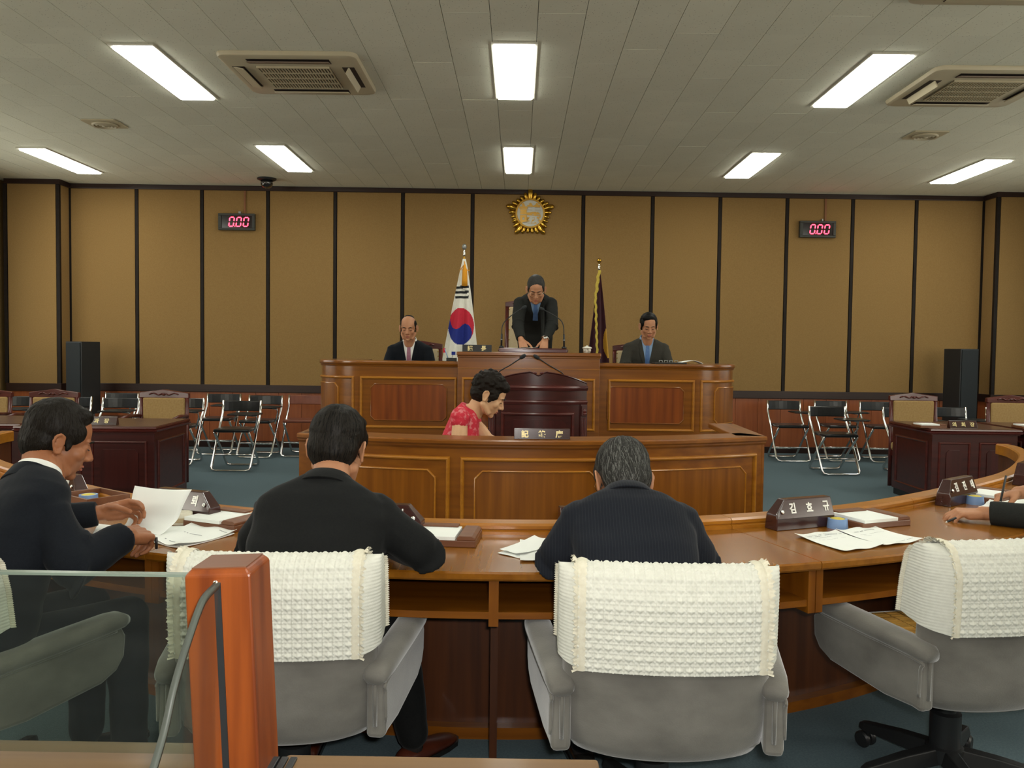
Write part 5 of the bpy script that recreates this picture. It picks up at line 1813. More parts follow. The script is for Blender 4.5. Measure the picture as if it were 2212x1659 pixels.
sheet(t, 'sheet', [(-0.050, 2.515), (0.02, 2.46), (0.15, 2.64), (0.06, 2.70)], DZ + .008, .003)
t = thing('paper_sheet', 'white sheet just showing under the right arm of the man with jet black hair', 'paper', (-0.43, 2.45, DZ))
sheet(t, 'sheet', [(-0.50, 2.36), (-0.37, 2.38), (-0.40, 2.52), (-0.53, 2.50)], DZ + .002, .003)
t = thing('document', 'white printed pages under the hands at the right edge', 'document', (2.0, 3.36, DZ))
sheet(t, 'lower_sheets', [(1.835, 3.285), (2.10, 3.20), (2.26, 3.43), (2.02, 3.54)], DZ + .001, .003, thick=.003)
f1 = sheet(t, 'top_page', [(1.845, 3.305), (2.10, 3.215), (2.25, 3.45), (2.045, 3.55)], DZ + .006, .012)
printed(t, f1, [(.1, .8, .5, .012), (.15, .7, .7, .012), (.2, .8, .3, .01)])
obj('blue_corner', MB().box(-.185, -.155, -.06, -.03, .001, .003), M['blue_tab'], t)
# papers and folder on the bench
t = thing('paper_sheet', 'white paper on the reading board under the hands of the bending man', 'paper', (0.10, 7.37, 1.344))
sheet(t, 'sheet', [(0.02, 7.28), (0.17, 7.28), (0.17, 7.45), (0.02, 7.45)], 1.3435, .006)
t = thing('open_folder', 'dark open folder with a curled pale cover before the man in the blue tie', 'folder', (1.33, 7.34, 1.218))
obj('folder', MB().box(-0.14, 0.14, -0.10, 0.10, 0, 0.014), M['black'], t, bevel=0.003)
mm = MB()
cv = [(0.10, .014), (0.16, .026), (0.21, .030), (0.26, .018), (0.285, .004)]
mm.loft([[(x, -.08, z), (x, .09, z), (x, .09, z + .003), (x, -.08, z + .003)] for x, z in catmull(cv, 5)])
obj('curled_cover', mm, M['paper'], t, auto=40)
bn = MB()
for k in range(4):
    bn.tube([(-0.10 + .045 * k, -.096, .012), (-0.10 + .045 * k, -.090, .030), (-0.075 + .045 * k, -.090, .030), (-0.075 + .045 * k, -.096, .012)], .004, 6)
obj('binder_rings', bn, M['grey_metal'], t, True)


# name blocks on the mahogany desks
def wedge(label, x, y, z, rz, body, w=0.24):
    t = thing('desk_sign', label, 'name sign', (x, y, z), rz)
    obj('block', MB().prism([(-.03, 0), (.03, 0), (.012, .065), (0.0, .065)], -w / 2, w / 2, 'x'), M['plate_wood'], t, bevel=.002)
    n = len(body)
    tl = math.atan2(.03, .065)
    for i, c in enumerate(body):
        g = text_mb(c, .043, .001, .001)
        g.xform(Matrix.Translation(((i - (n - 1) / 2) * .078, -.0155, .033)) @ Matrix.Rotation(PI / 2 - tl, 4, 'X'))
        obj('character', g, M['gold_letter'], t)


wedge('dark name sign with two pale characters on the left mahogany desk', -3.33, 6.60, 0.684, 0.06, '과장')
wedge('dark name sign with three pale characters on the right mahogany desk', 3.90, 7.28, 0.689, 0.0, '의회장')

# ================================================================== PEOPLE
def frame_from(fwd, up):
    f = Vector(fwd).normalized()
    u = Vector(up)
    r = f.cross(u).normalized()
    u = r.cross(f).normalized()
    return Matrix(((r.x, f.x, u.x), (r.y, f.y, u.y), (r.z, f.z, u.z)))


def head_matrix(c, yaw, pitch, roll=0.0, s=1.0):
    """local head: x right, y face, z up; yaw clockwise from +Y, pitch downwards"""
    R = Matrix.Rotation(-math.radians(yaw), 4, 'Z') @ Matrix.Rotation(-math.radians(pitch), 4, 'X') @ Matrix.Rotation(math.radians(roll), 4, 'Y')
    return Matrix.Translation(c) @ R @ Matrix.Scale(s, 4)


def head_shapes(fem=False):
    m = MB()
    m.ell((0, -0.012, 0.033), (0.0755, 0.097, 0.088), nu=28, nv=18)
    m.ell((0, 0.028, -0.030), (0.061, 0.060, 0.080), nu=24, nv=16)
    m.ell((0, 0.036, -0.072), (0.047, 0.045, 0.037), nu=20, nv=12)
    m.ell((0, 0.066, -0.098), (0.021, 0.018, 0.017), nu=16, nv=10)
    m.ell((0, 0.072, 0.022), (0.045, 0.017, 0.013), nu=18, nv=10)
    for s in (-1, 1):
        m.ell((s * .038, 0.058, -0.024), (0.024, 0.024, 0.024), nu=16, nv=10)
        m.ell((s * .030, 0.073, 0.002), (0.0155, 0.013, 0.011), nu=16, nv=10)
        m.chain([(s * .055, 0.0, -0.055), (s * .040, 0.045, -0.088)], [0.022, 0.016])
        m.ell((s * .0125, 0.094, -0.036), (0.008, 0.010, 0.007), nu=12, nv=8)
        # ear
        ex = 0.077
        pts = [(0.006, 0.006), (0.002, 0.024), (-0.012, 0.030), (-0.024, 0.020), (-0.026, 0.002), (-0.018, -0.016), (-0.008, -0.030), (0.003, -0.028), (0.005, -0.014)]
        P = [(s * (ex + 0.004 + 0.012 * max(0, (0.006 - y) / 0.03)), y - 0.004, z - 0.004) for y, z in pts]
        m.chain(P, [0.0042, .0045, .0048, .0048, .0046, .0046, .0062, .0062, .0045], 8)
        m.ell((s * (ex + 0.003), -0.012, -0.002), (0.006, 0.014, 0.024), R=Matrix.Rotation(s * 0.35, 3, 'Z'), nu=12, nv=8)
        m.ell((s * (ex + 0.004), 0.002, -0.006), (0.005, 0.004, 0.006), nu=10, nv=6)
    m.chain([(0, 0.080, 0.012), (0, 0.096, -0.014), (0, 0.104, -0.030)], [0.0085, 0.0095, 0.0115])
    m.ell((0, 0.084, -0.060), (0.022, 0.010, 0.0065), nu=16, nv=8)
    m.ell((0, 0.082, -0.071), (0.018, 0.010, 0.0065), nu=16, nv=8)
    m.ell((0, 0.080, -0.048), (0.016, 0.009, 0.010), nu=14, nv=8)
    return m


def face_details(root, body, H, brow='hair', near=True):
    def part(name, mb, ma):
        mb.xform(H)
        mb.xform(Matrix.Translation(-Vector(root.location)))
        return obj(name, mb, M[ma], body, True)
    for s in (-1, 1):
        part('eyebrow', MB().chain([(s * .014, 0.0915, 0.021), (s * .030, 0.0905, 0.026), (s * .045, 0.080, 0.021)], [.0028, .0034, .0022], 8), brow)
        part('eye', MB().chain([(s * .019, 0.0845, -0.0015), (s * .030, 0.0872, -0.0035), (s * .042, 0.0815, -0.0015)], [.0014, .0021, .0014], 8), 'eye')
    part('lips', MB().ell((0, 0.0885, -0.0605), (0.0205, 0.0075, 0.0050)).ell((0, 0.0865, -0.0705), (0.0175, 0.0080, 0.0055)), 'lip')


def hair_shapes(style):
    m = MB()
    if style == 'full':          # thick short hair
        m.ell((0, -0.026, 0.046), (0.0850, 0.096, 0.090), nu=28, nv=18)
        m.ell((0, -0.046, -0.002), (0.0785, 0.072, 0.080), nu=24, nv=16)
        m.ell((0, -0.052, -0.040), (0.060, 0.052, 0.042), nu=24, nv=14)
        for s in (-1, 1):
            m.ell((s * .063, 0.008, 0.040), (0.0185, 0.052, 0.042), nu=14, nv=10)
            m.ell((s * .0715, 0.018, -0.002), (0.0060, 0.010, 0.022), nu=12, nv=8)
        m.ell((0.010, 0.028, 0.094), (0.058, 0.040, 0.030), nu=18, nv=12)
    elif style == 'short':       # crop showing more forehead
        m.ell((0, -0.021, 0.046), (0.0805, 0.098, 0.087), nu=28, nv=18)
        m.ell((0, -0.044, -0.004), (0.0775, 0.068, 0.074), nu=24, nv=16)
        m.ell((0, -0.054, -0.040), (0.054, 0.046, 0.038), nu=24, nv=14)
        for s in (-1, 1):
            m.ell((s * .0615, 0.000, 0.040), (0.0175, 0.052, 0.040), nu=14, nv=10)
            m.ell((s * .0705, 0.016, 0.006), (0.0065, 0.010, 0.020), nu=14, nv=10)
    elif style == 'balding':
        m.ell((0, -0.050, 0.020), (0.0805, 0.072, 0.070), nu=28, nv=18)
        m.ell((0, -0.050, -0.030), (0.066, 0.052, 0.046), nu=24, nv=14)
        for s in (-1, 1):
            m.ell((s * .0605, -0.004, 0.042), (0.0180, 0.048, 0.040), nu=14, nv=10)
            m.ell((s * .0700, 0.012, 0.008), (0.0065, 0.010, 0.020), nu=14, nv=10)
        m.ell((0, -0.034, 0.082), (0.056, 0.066, 0.0445), nu=20, nv=12)
    elif style == 'perm':        # short permed hair
        m.ell((0, -0.026, 0.048), (0.088, 0.101, 0.094), nu=28, nv=18)
        m.ell((0, -0.048, -0.002), (0.079, 0.072, 0.074), nu=24, nv=16)
        m.ell((0, 0.046, 0.085), (0.066, 0.044, 0.034), nu=20, nv=12)
        random.seed(3)
        for k in range(150):
            a, b = random.uniform(0, 2 * PI), random.uniform(-0.35, 1)
            c = math.sqrt(1 - b * b)
            p = Vector((0.088 * c * math.cos(a), -0.026 + 0.101 * c * math.sin(a), 0.045 + 0.094 * b))
            if p.y > 0.045 and p.z < 0.075:
                continue
            r = random.uniform(0.009, 0.015)
            m.ell(p, (r, r, r), nu=8, nv=6)
        for s in (-1, 1):
            m.ell((s * .072, 0.024, 0.020), (0.0135, 0.034, 0.036), nu=14, nv=10)
            m.ell((s * .074, 0.020, -0.012), (0.006, 0.012, 0.022), nu=12, nv=8)
    return m


def strands(me, H, n, ma_count, grey=0.0, seglen=0.009, segs=6, lift=0.0016, width=0.0009, seed=1, crown=(0.0, -0.062, 0.118), chaos=0.25):
    """narrow hair ribbons combed over the hair surface"""
    rnd = random.Random(seed)
    bm = bmesh.new()
    bm.from_mesh(me)
    tree = BVHTree.FromBMesh(bm)
    bm.free()
    co = [v.co.copy() for v in me.vertices]
    no = [v.normal.copy() for v in me.vertices]
    cr = H @ Vector(crown)
    dn = (H.to_3x3() @ Vector((0, 0, -1))).normalized()
    mb = MB()
    for k in range(n):
        i = rnd.randrange(len(co))
        p, nn = co[i], no[i]
        away = (p - cr)
        d = away.normalized() + dn * 0.55 + Vector((rnd.gauss(0, chaos), rnd.gauss(0, chaos), rnd.gauss(0, chaos)))
        pts = []
        L = rnd.uniform(.7, 1.2) * seglen
        for q in range(segs + 1):
            loc, nn, _, _ = tree.find_nearest(p)
            if loc is None:
                break
            pts.append((loc + nn * (lift * (0.2 + 0.8 * math.sin(PI * min(1, q / segs + .15)))), nn))
            d = (d - nn * d.dot(nn))
            if d.length < 1e-5:
                break
            d.normalize()
            p = loc + d * L
            d = d + dn * 0.10
        if len(pts) < 3:
            continue
        vs = []
        for q, (c, nn) in enumerate(pts):
            t = (pts[min(q + 1, len(pts) - 1)][0] - pts[max(q - 1, 0)][0])
            sdir = t.cross(nn)
            if sdir.length < 1e-9:
                sdir = Vector((1, 0, 0))
            sdir.normalize()
            w = width * (1 - .75 * q / (len(pts) - 1))
            vs += [c - sdir * w, c + sdir * w]
        mi = 1 if rnd.random() < grey else 0
        mb.add(vs, [(2 * q, 2 * q + 1, 2 * q + 3, 2 * q + 2) for q in range(len(pts) - 1)], mi)
    return mb


def hand_shapes(wrist, fdir, back, side, curls=(25, 30, 35, 40), thumb=(40, 10), spread=1.0, s=1.0, pinch=0.0):
    """hand primitives: fdir towards the fingers, back = out of the back of the hand, side +1 right hand"""
    f = Vector(fdir).normalized()
    b = Vector(back)
    b = (b - f * b.dot(f)).normalized()
    r = f.cross(b)                       # for a right hand seen from its back, the thumb is on the left
    th = -r * side                       # towards the thumb
    O = Vector(wrist)

    def P(x, y, z):                      # x to the thumb, y to the fingers, z out of the back
        return O + (th * x + f * y + b * z) * s
    m = MB()
    kx = (0.029, 0.010, -0.010, -0.028)
    ky = (0.086, 0.090, 0.086, 0.078)
    m.chain([P(0, -0.03, 0), P(0, 0.005, 0)], [0.026 * s, 0.025 * s])
    for i in range(4):
        m.chain([P(kx[i] * .55, 0.005, 0), P(kx[i], ky[i], 0.002)], [0.015 * s, 0.0112 * s])
    m.chain([P(0.016, 0.012, -0.006), P(0.030, 0.045, -0.010)], [0.016 * s, 0.013 * s])
    m.chain([P(-0.018, 0.015, -0.006), P(-0.026, 0.055, -0.007)], [0.015 * s, 0.012 * s])
    m.chain([P(0, 0.02, -0.002), P(0, 0.078, -0.001)], [0.018 * s, 0.012 * s])
    Ls = ((.040, .024, .020), (.044, .028, .021), (.040, .026, .021), (.032, .020, .018))
    for i in range(4):
        c = curls[i] if not isinstance(curls[i], (tuple, list)) else curls[i]
        c = (c * .9, c * 1.1, c * .7) if not isinstance(c, (tuple, list)) else c
        a = 0.0
        x, y, z = kx[i], ky[i], 0.002
        sp = (0.16, 0.04, -0.06, -0.18)[i] * spread
        pts = [P(x, y, z)]
        for L, q in zip(Ls[i], c):
            a += math.radians(q)
            y += L * math.cos(a) * math.cos(sp)
            x += L * math.cos(a) * math.sin(sp)
            z -= L * math.sin(a)
            pts.append(P(x, y, z))
        r0 = (0.0092, 0.0096, 0.0090, 0.0080)[i] * s
        m.chain(pts, [r0, r0 * .93, r0 * .86, r0 * .74], 10)
    # thumb leaves the side of the palm near its base
    o, dn = math.radians(thumb[0]), math.radians(thumb[1])
    p = Vector((0.026, 0.022, -0.006))
    d = Vector((math.sin(o) * math.cos(dn), math.cos(o) * math.cos(dn), -math.sin(dn)))
    p1 = p + d * 0.036
    d2 = (d + Vector((-0.25, 0.25, -0.15)) * (0.6 + pinch)).normalized()
    p2 = p1 + d2 * 0.032
    d3 = (d2 + Vector((-0.2, 0.2, -0.1)) * (0.6 + pinch)).normalized()
    p3 = p2 + d3 * 0.024
    m.chain([P(*p), P(*p1), P(*p2), P(*p3)], [0.0135 * s, 0.0115 * s, 0.0102 * s, 0.0085 * s], 10)
    return m


def torso(spine, right, n=28, ex=2.4):
    """spine: list of (point, halfwidth, halfdepth); right vectors blend"""
    m = MB()
    rings = []
    k = len(spine)
    for i, (p, w, d) in enumerate(spine):
        a = Vector(spine[max(i - 1, 0)][0])
        b = Vector(spine[min(i + 1, k - 1)][0])
        up = (b - a).normalized()
        r = Vector(right[i] if isinstance(right, list) else right).normalized()
        r = (r - up * r.dot(up)).normalized()
        f = up.cross(r)
        rg = []
        for q in range(n):
            t = 2 * PI * q / n
            c, s = math.cos(t), math.sin(t)
            c = math.copysign(abs(c) ** (2 / ex), c)
            s = math.copysign(abs(s) ** (2 / ex), s)
            rg.append(Vector(p) + r * (w * c) + f * (d * s))
        rings.append(rg)
    return m.loft(rings)


def lerp(a, b, t):
    return Vector(a) * (1 - t) + Vector(b) * t


def person(label, P):
    """P holds world-space joints; see the calls below"""
    hip = Vector(P['hip'])
    root = thing('person', label, 'person', (hip.x, hip.y, P.get('zroot', 0.0)))
    H = head_matrix(P['head'], P['yaw'], P['pitch'], P.get('roll', 0), P.get('hs', 1.0))
    vox = P.get('vox', 0.005)
    nb = Vector(P['neck'])
    right = Vector(P['right'])
    skin = M[P.get('skin', 'skin')]
    # ---- the body: head, neck, trunk, arms and hands in one surface
    b = head_shapes()
    b.xform(H)
    hb = H @ Vector((0, -0.028, -0.055))
    nr = P.get('nr', 0.054)
    b.chain([hb, lerp(hb, nb, .5), nb - Vector((0, 0, 0.03))], [nr, nr * .98, nr * 1.08], 16)
    sp = P['spine']
    upv = (Vector(sp[-1][0]) - Vector(sp[-3][0])).normalized()
    trunk = [p for p, w, d in sp[::-1]]
    if P.get('bare'):
        pass
    b.chain([nb - Vector((0, 0, .03))] + [Vector(p) for p in trunk[1:]], [nr] + [0.042] * (len(trunk) - 1), 12)
    for sd in ('L', 'R'):
        if 'sh' + sd not in P:
            continue
        sh, el, wr = Vector(P['sh' + sd]), Vector(P['el' + sd]), Vector(P['wr' + sd])
        ru, rf = P.get('arm', (0.034, 0.026))
        b.chain([lerp(nb - upv * .07, sh, .25), sh, lerp(sh, el, .5), el, lerp(el, wr, .35), wr], [0.024, ru * .90, ru * .98, ru * .85, ru * .82, rf], 12)
        if 'hand' + sd in P:
            h = P['hand' + sd]
            b.merge(hand_shapes(wr, h['f'], h['b'], 1 if sd == 'R' else -1, h.get('curls', (25, 30, 35, 40)), h.get('thumb', (40, 10)), h.get('spread', 1), h.get('s', 1.0), h.get('pinch', 0)))
    body = place_mesh('body', remesh(b, vox, 2), skin, root)
    face_details(root, body, H, P.get('hairmat', 'hair'))
    # ---- hair
    hs = hair_shapes(P.get('hair', 'full'))
    hs.xform(H)
    hm = remesh(hs, P.get('hvox', 0.0045), 3, P.get('hwr', 0.0015), 60)
    if P.get('strands'):
        st = strands(hm, H, P['strands'], 0, P.get('grey', 0), seed=P.get('seed', 1), chaos=P.get('chaos', .25))
    hair = place_mesh('hair', hm, M[P.get('hairmat', 'hair')], root)
    if P.get('strands'):
        st.xform(Matrix.Translation(-Vector(root.location)))
        stuff(obj('strands', st, [M[P.get('hairmat', 'hair')] if P.get('grey', 0) else M['strand_brown'], M['strand_grey']], hair))
    # ---- jacket or blouse
    j = torso(sp, right)
    fw0 = Vector((0, 0, 1)).cross(right)
    jr = P.get('sleeve', (0.066, 0.056, 0.043))
    for sd in ('L', 'R'):
        if 'sh' + sd not in P:
            continue
        sh, el, wr = Vector(P['sh' + sd]), Vector(P['el' + sd]), Vector(P['wr' + sd])
        if P.get('cap_sleeve'):
            j.chain([sh, lerp(sh, el, .08)], [jr[0], jr[0] * .95], 14)
            continue
        if P.get('pads', True):
            outw = (sh - nb)
            outw -= upv * outw.dot(upv)
            outw.normalize()
            j.ell(sh + Vector((0, 0, jr[0] * .42)) + outw * jr[0] * .08, (.056, .054, .027), R=frame_from(fw0, (0, 0, 1)), nu=18, nv=10)
        j.chain([sh, lerp(sh, el, .5), el, lerp(el, wr, .5)], [jr[0], (jr[0] + jr[1]) / 2, jr[1], (jr[1] + jr[2]) / 2], 14)
        c1 = lerp(el, wr, .93)
        j.tube([lerp(el, wr, .4), c1], [(jr[1] + jr[2]) / 2, jr[2]], 16)
        if P.get('folds', True):
            ax = (el - sh).normalized()
            for q in (-.035, .0, .035):
                cc = el - ax * q + (wr - el).normalized() * max(0, q)
                j.ell(cc, (jr[1] * 1.035, jr[1] * 1.035, .012), R=(ax + (wr - el).normalized()).to_track_quat('Z', 'Y').to_matrix(), nu=18, nv=8)
    jm = remesh(j, P.get('jvox', 0.0075), 2, P.get('wr', 0.0065), P.get('wscale', 8.0))
    bm = bmesh.new()
    bm.from_mesh(jm)
    tree = BVHTree.FromBMesh(bm)
    bm.free()
    jk = place_mesh(P.get('jname', 'jacket'), jm, M[P['cloth']], root)
    # ---- collars: rings round the neck, open at the front
    top, tw, td = sp[-1]
    up = (Vector(sp[-1][0]) - Vector(sp[-3][0])).normalized()
    r = (right - up * right.dot(up)).normalized()
    fw = up.cross(r)

    def band(name, ma, r0, r1, h0, h1, a0, a1, th=0.006, drop=0.0, par=None):
        rings = []
        for k in range(41):
            a = math.radians(a0 + (a1 - a0) * k / 40)
            d = r * math.sin(a) - fw * math.cos(a) * P.get('cd', .90)
            dp = -up * (drop * (0.5 - 0.5 * math.cos(a)) ** 2)
            c = Vector(top) + dp
            sx_ = 1.0 + 0.05 * abs(math.sin(a))
            rings.append([c + d * (r0 * sx_) + up * h0, c + d * ((r0 + th) * sx_) + up * h0, c + d * ((r1 + th) * sx_) + up * h1, c + d * (r1 * sx_) + up * h1])
        mb = MB().loft(rings)
        mb.xform(Matrix.Translation(-Vector(root.location)))
        return obj(name, mb, M[ma], par or root, True, bevel=.002)
    if P.get('collar', True):
        band('collar' if P.get('cap_sleeve') else 'jacket_collar', P['cloth'], tw + .020, tw + .001, -0.045, 0.002, -125, 125, .007, .06, jk)
        if P.get('shirt'):
            band('shirt_collar', P['shirt'], tw + .001, tw - .006, -0.03, P.get('sc', 0.024), -165, 165, .004, .012)

    def drape(name, poly, ma, n, off, par, z_axis=up):
        """cloth piece lying on the front of the jacket; poly rows of (t, xl, xr): t below the neck, x across"""
        rows = []
        for k in range(n + 1):
            t = poly[0][0] + (poly[-1][0] - poly[0][0]) * k / n
            xl = np.interp(t, [q[0] for q in poly], [q[1] for q in poly])
            xr = np.interp(t, [q[0] for q in poly], [q[2] for q in poly])
            row = []
            for i in range(7):
                x = xl + (xr - xl) * i / 6
                base = Vector(top) - up * t + r * x
                o_ = base + fw * 0.5
                loc, nn, _, _ = tree.ray_cast(o_, -fw)
                if loc is None:
                    loc, nn = base + fw * .05, fw
                row.append(loc + fw * off)
            rows.append(row)
        mb = MB()
        vs = [p for rw in rows for p in rw] + [p - fw * 0.006 for rw in rows for p in rw]
        q = [(a * 7 + i, a * 7 + i + 1, (a + 1) * 7 + i + 1, (a + 1) * 7 + i) for a in range(n) for i in range(6)]
        nn = 7 * (n + 1)
        mb.add(vs, q + [tuple(k + nn for k in reversed(f)) for f in q])
        edge = [i for i in range(6)] + [a * 7 + 6 for a in range(n)] + [n * 7 + 6 - i for i in range(6)] + [(n - a) * 7 for a in range(n)]
        for k in range(len(edge)):
            e0, e1 = edge[k], edge[(k + 1) % len(edge)]
            mb.add([vs[e0], vs[e0 + nn], vs[e1 + nn], vs[e1]], [(0, 1, 2, 3)])
        mb.xform(Matrix.Translation(-Vector(root.location)))
        return obj(name, mb, M[ma], par, True)
    if P.get('front'):
        F = P['front']
        drape('shirt', [(-0.005, -.058, .058), (.03, -.05, .05), (F['v'], -.006, .006)], P['shirt'], 10, .003, root)
        if F.get('tie'):
            tie = drape('tie', [(0.0, -.017, .017), (.03, -.012, .012), (.05, -.017, .017), (F['v'], -.024, .024)], F['tie'], 12, .008, root)
        for s in (-1, 1):
            drape('lapel', [(-.005, s * .058, s * .074), (.06, s * .044, s * .082), (.085, s * .038, s * .070), (.09, s * .037, s * .080), (F['v'], s * .004, s * .012)], P['cloth'], 14, .007, jk)
    # ---- legs
    if 'knL' in P:
        tr = MB()
        for sd, sg in (('L', -1), ('R', 1)):
            hp_ = hip + right * (0.085 * sg) + Vector((0, 0, 0.02))
            kn, an = Vector(P['kn' + sd]), Vector(P['an' + sd])
            tr.chain([hip, hp_, lerp(hp_, kn, .5), kn, lerp(kn, an, .5), an], [.10, .085, .078, .066, .058, .052], 14)
        if 'legcloth' in P or not P.get('cap_sleeve'):
            place_mesh('trousers', remesh(tr, .011, 3, .004, 8), M[P.get('legcloth', P['cloth'])], root)
        for sd in ('L', 'R'):
            an = Vector(P['an' + sd])
            td_ = Vector(P['toe' + sd]).normalized()
            sn = Vector((td_.y, -td_.x, 0))
            z0 = P.get('zfoot', 0.0)
            sh = MB()
            base = Vector((an.x, an.y, z0))
            rings = []
            for t, w, h in ((-.065, .022, .045), (-.05, .034, .062), (0.0, .038, .070), (.06, .041, .062), (.12, .046, .046), (.17, .043, .036), (.20, .030, .026), (.212, .014, .018)):
                rg = []
                for q in range(16):
                    a = 2 * PI * q / 16
                    rg.append(base + td_ * t + sn * (w * math.cos(a)) + Vector((0, 0, max(0.004, h * .5 + h * .5 * math.sin(a)))))
                rings.append(rg)
            sh.loft(rings)
            sh.xform(Matrix.Translation(-Vector(root.location)))
            shoe = obj('shoe', sh, M[P.get('shoe', 'shoe_black')], root, True)
            sm = shoe.modifiers.new('smooth', 'SUBSURF')
            sm.levels = sm.render_levels = 1
            sole = MB()
            out = [(base + td_ * t + sn * w) for t, w in ((-.068, .02), (-.05, .034), (0, .037), (.07, .043), (.13, .048), (.18, .044), (.208, .026), (.218, 0), (.208, -.026), (.18, -.044), (.13, -.048), (.07, -.043), (0, -.037), (-.05, -.034), (-.068, -.02))]
            sole.loft([[(p.x, p.y, z0 + .001) for p in out], [(p.x, p.y, z0 + .016) for p in out]])
            sole.xform(Matrix.Translation(-Vector(root.location)))
            obj('sole', sole, M['shoe_black'], shoe)
            sk = MB().tube([(an.x, an.y, z0 + .05), (an.x, an.y, an.z + .05)], [.034, .038], 14)
            sk.xform(Matrix.Translation(-Vector(root.location)))
            obj('sock', sk, M['sock'], root, True)
    if P.get('glasses'):
        g = MB()
        for s in (-1, 1):
            ring = [(s * .032 + .023 * math.cos(a), .098 - 0.25 * abs(abs(s * .032 + .023 * math.cos(a)) - .02) * .4, -.004 + .016 * math.sin(a)) for a in [2 * PI * k / 20 for k in range(20)]]
            g.tube(ring, .0011, 6, closed=True)
            g.tube([(s * .055, .090, .004), (s * .076, .050, .006), (s * .083, .0, .010), (s * .084, -.016, .004)], .0014, 6)
        g.tube([(-.010, .099, .001), (0, .101, .004), (.010, .099, .001)], .0012, 6)
        g.xform(H)
        g.xform(Matrix.Translation(-Vector(root.location)))
        stuff(obj('spectacles', g, M['wire'], root, True))
        root.children
    return root, H, tree


def fwdv(yaw):
    return Vector((math.sin(math.radians(yaw)), math.cos(math.radians(yaw)), 0))


def rightv(yaw):
    return Vector((math.cos(math.radians(yaw)), -math.sin(math.radians(yaw)), 0))


# ---- the man with jet black hair, from behind
person('person from behind in a plain black suit with jet black hair', dict(
    hip=(-0.56, 2.19, 0.47), head=(-0.534, 2.455, 1.020), yaw=8, pitch=20, roll=3, hs=.955, neck=(-0.53, 2.335, 0.930), right=(1, 0, 0),
    spine=[((-0.555, 2.15, 0.44), .165, .115), ((-0.555, 2.145, 0.54), .168, .112), ((-0.548, 2.165, 0.66), .172, .110), ((-0.540, 2.21, 0.77), .182, .108),
           ((-0.535, 2.25, 0.842), .188, .098), ((-0.533, 2.275, 0.886), .180, .088), ((-0.532, 2.29, 0.908), .146, .078), ((-0.531, 2.305, 0.923), .102, .070), ((-0.530, 2.325, 0.938), .066, .060)],
    shL=(-0.668, 2.28, 0.856), elL=(-0.735, 2.33, 0.770), wrL=(-0.585, 2.53, 0.748), shR=(-0.396, 2.28, 0.858), elR=(-0.272, 2.275, 0.768), wrR=(-0.455, 2.50, 0.748),
    handL=dict(f=(.8, .6, -.05), b=(0, 0, 1)), handR=dict(f=(-.85, .5, -.05), b=(0, 0, 1)),
    sleeve=(0.062, 0.056, 0.042), cloth='suit_black', shirt=None, hair='full', hairmat='hair', strands=2600, seed=4, vox=.0042, skin='skin',
    knL=(-0.69, 2.62, 0.49), knR=(-0.37, 2.55, 0.50), anL=(-0.66, 2.62, 0.10), anR=(-0.322, 2.585, 0.10), toeL=(-.1, 1, 0), toeR=(.55, .83, 0), shoe='shoe_brown'))

# ---- the man in the pinstripe suit, from behind
person('person from behind in a navy pinstripe suit with greying hair, head bowed', dict(
    hip=(0.33, 2.19, 0.47), head=(0.316, 2.475, 0.932), yaw=-13, pitch=36, roll=2, hs=.95, neck=(0.312, 2.345, 0.880), right=(1, 0, 0), nr=.053,
    spine=[((0.335, 2.13, 0.44), .160, .115), ((0.335, 2.12, 0.54), .162, .115), ((0.330, 2.14, 0.66), .164, .113), ((0.320, 2.20, 0.77), .166, .110),
           ((0.312, 2.25, 0.830), .172, .098), ((0.311, 2.28, 0.868), .168, .088), ((0.310, 2.30, 0.885), .136, .078), ((0.310, 2.315, 0.895), .098, .068), ((0.311, 2.335, 0.905), .066, .058)],
    shL=(0.182, 2.275, 0.845), elL=(0.122, 2.275, 0.762), wrL=(0.19, 2.53, 0.745), shR=(0.442, 2.275, 0.848), elR=(0.500, 2.29, 0.762), wrR=(0.44, 2.53, 0.745),
    handL=dict(f=(.6, .8, -.05), b=(0, 0, 1)), handR=dict(f=(-.6, .8, -.05), b=(0, 0, 1)),
    sleeve=(0.064, 0.056, 0.042), cloth='suit_stripe', shirt=None, hair='full', hairmat='hair_grey', strands=3000, grey=.30, seed=9, vox=.0042, skin='skin', glasses=True, chaos=.35,
    knL=(0.22, 2.58, 0.48), knR=(0.44, 2.58, 0.48), anL=(0.22, 2.58, 0.10), anR=(0.45, 2.60, 0.10), toeL=(-.1, 1, 0), toeR=(.1, 1, 0)))

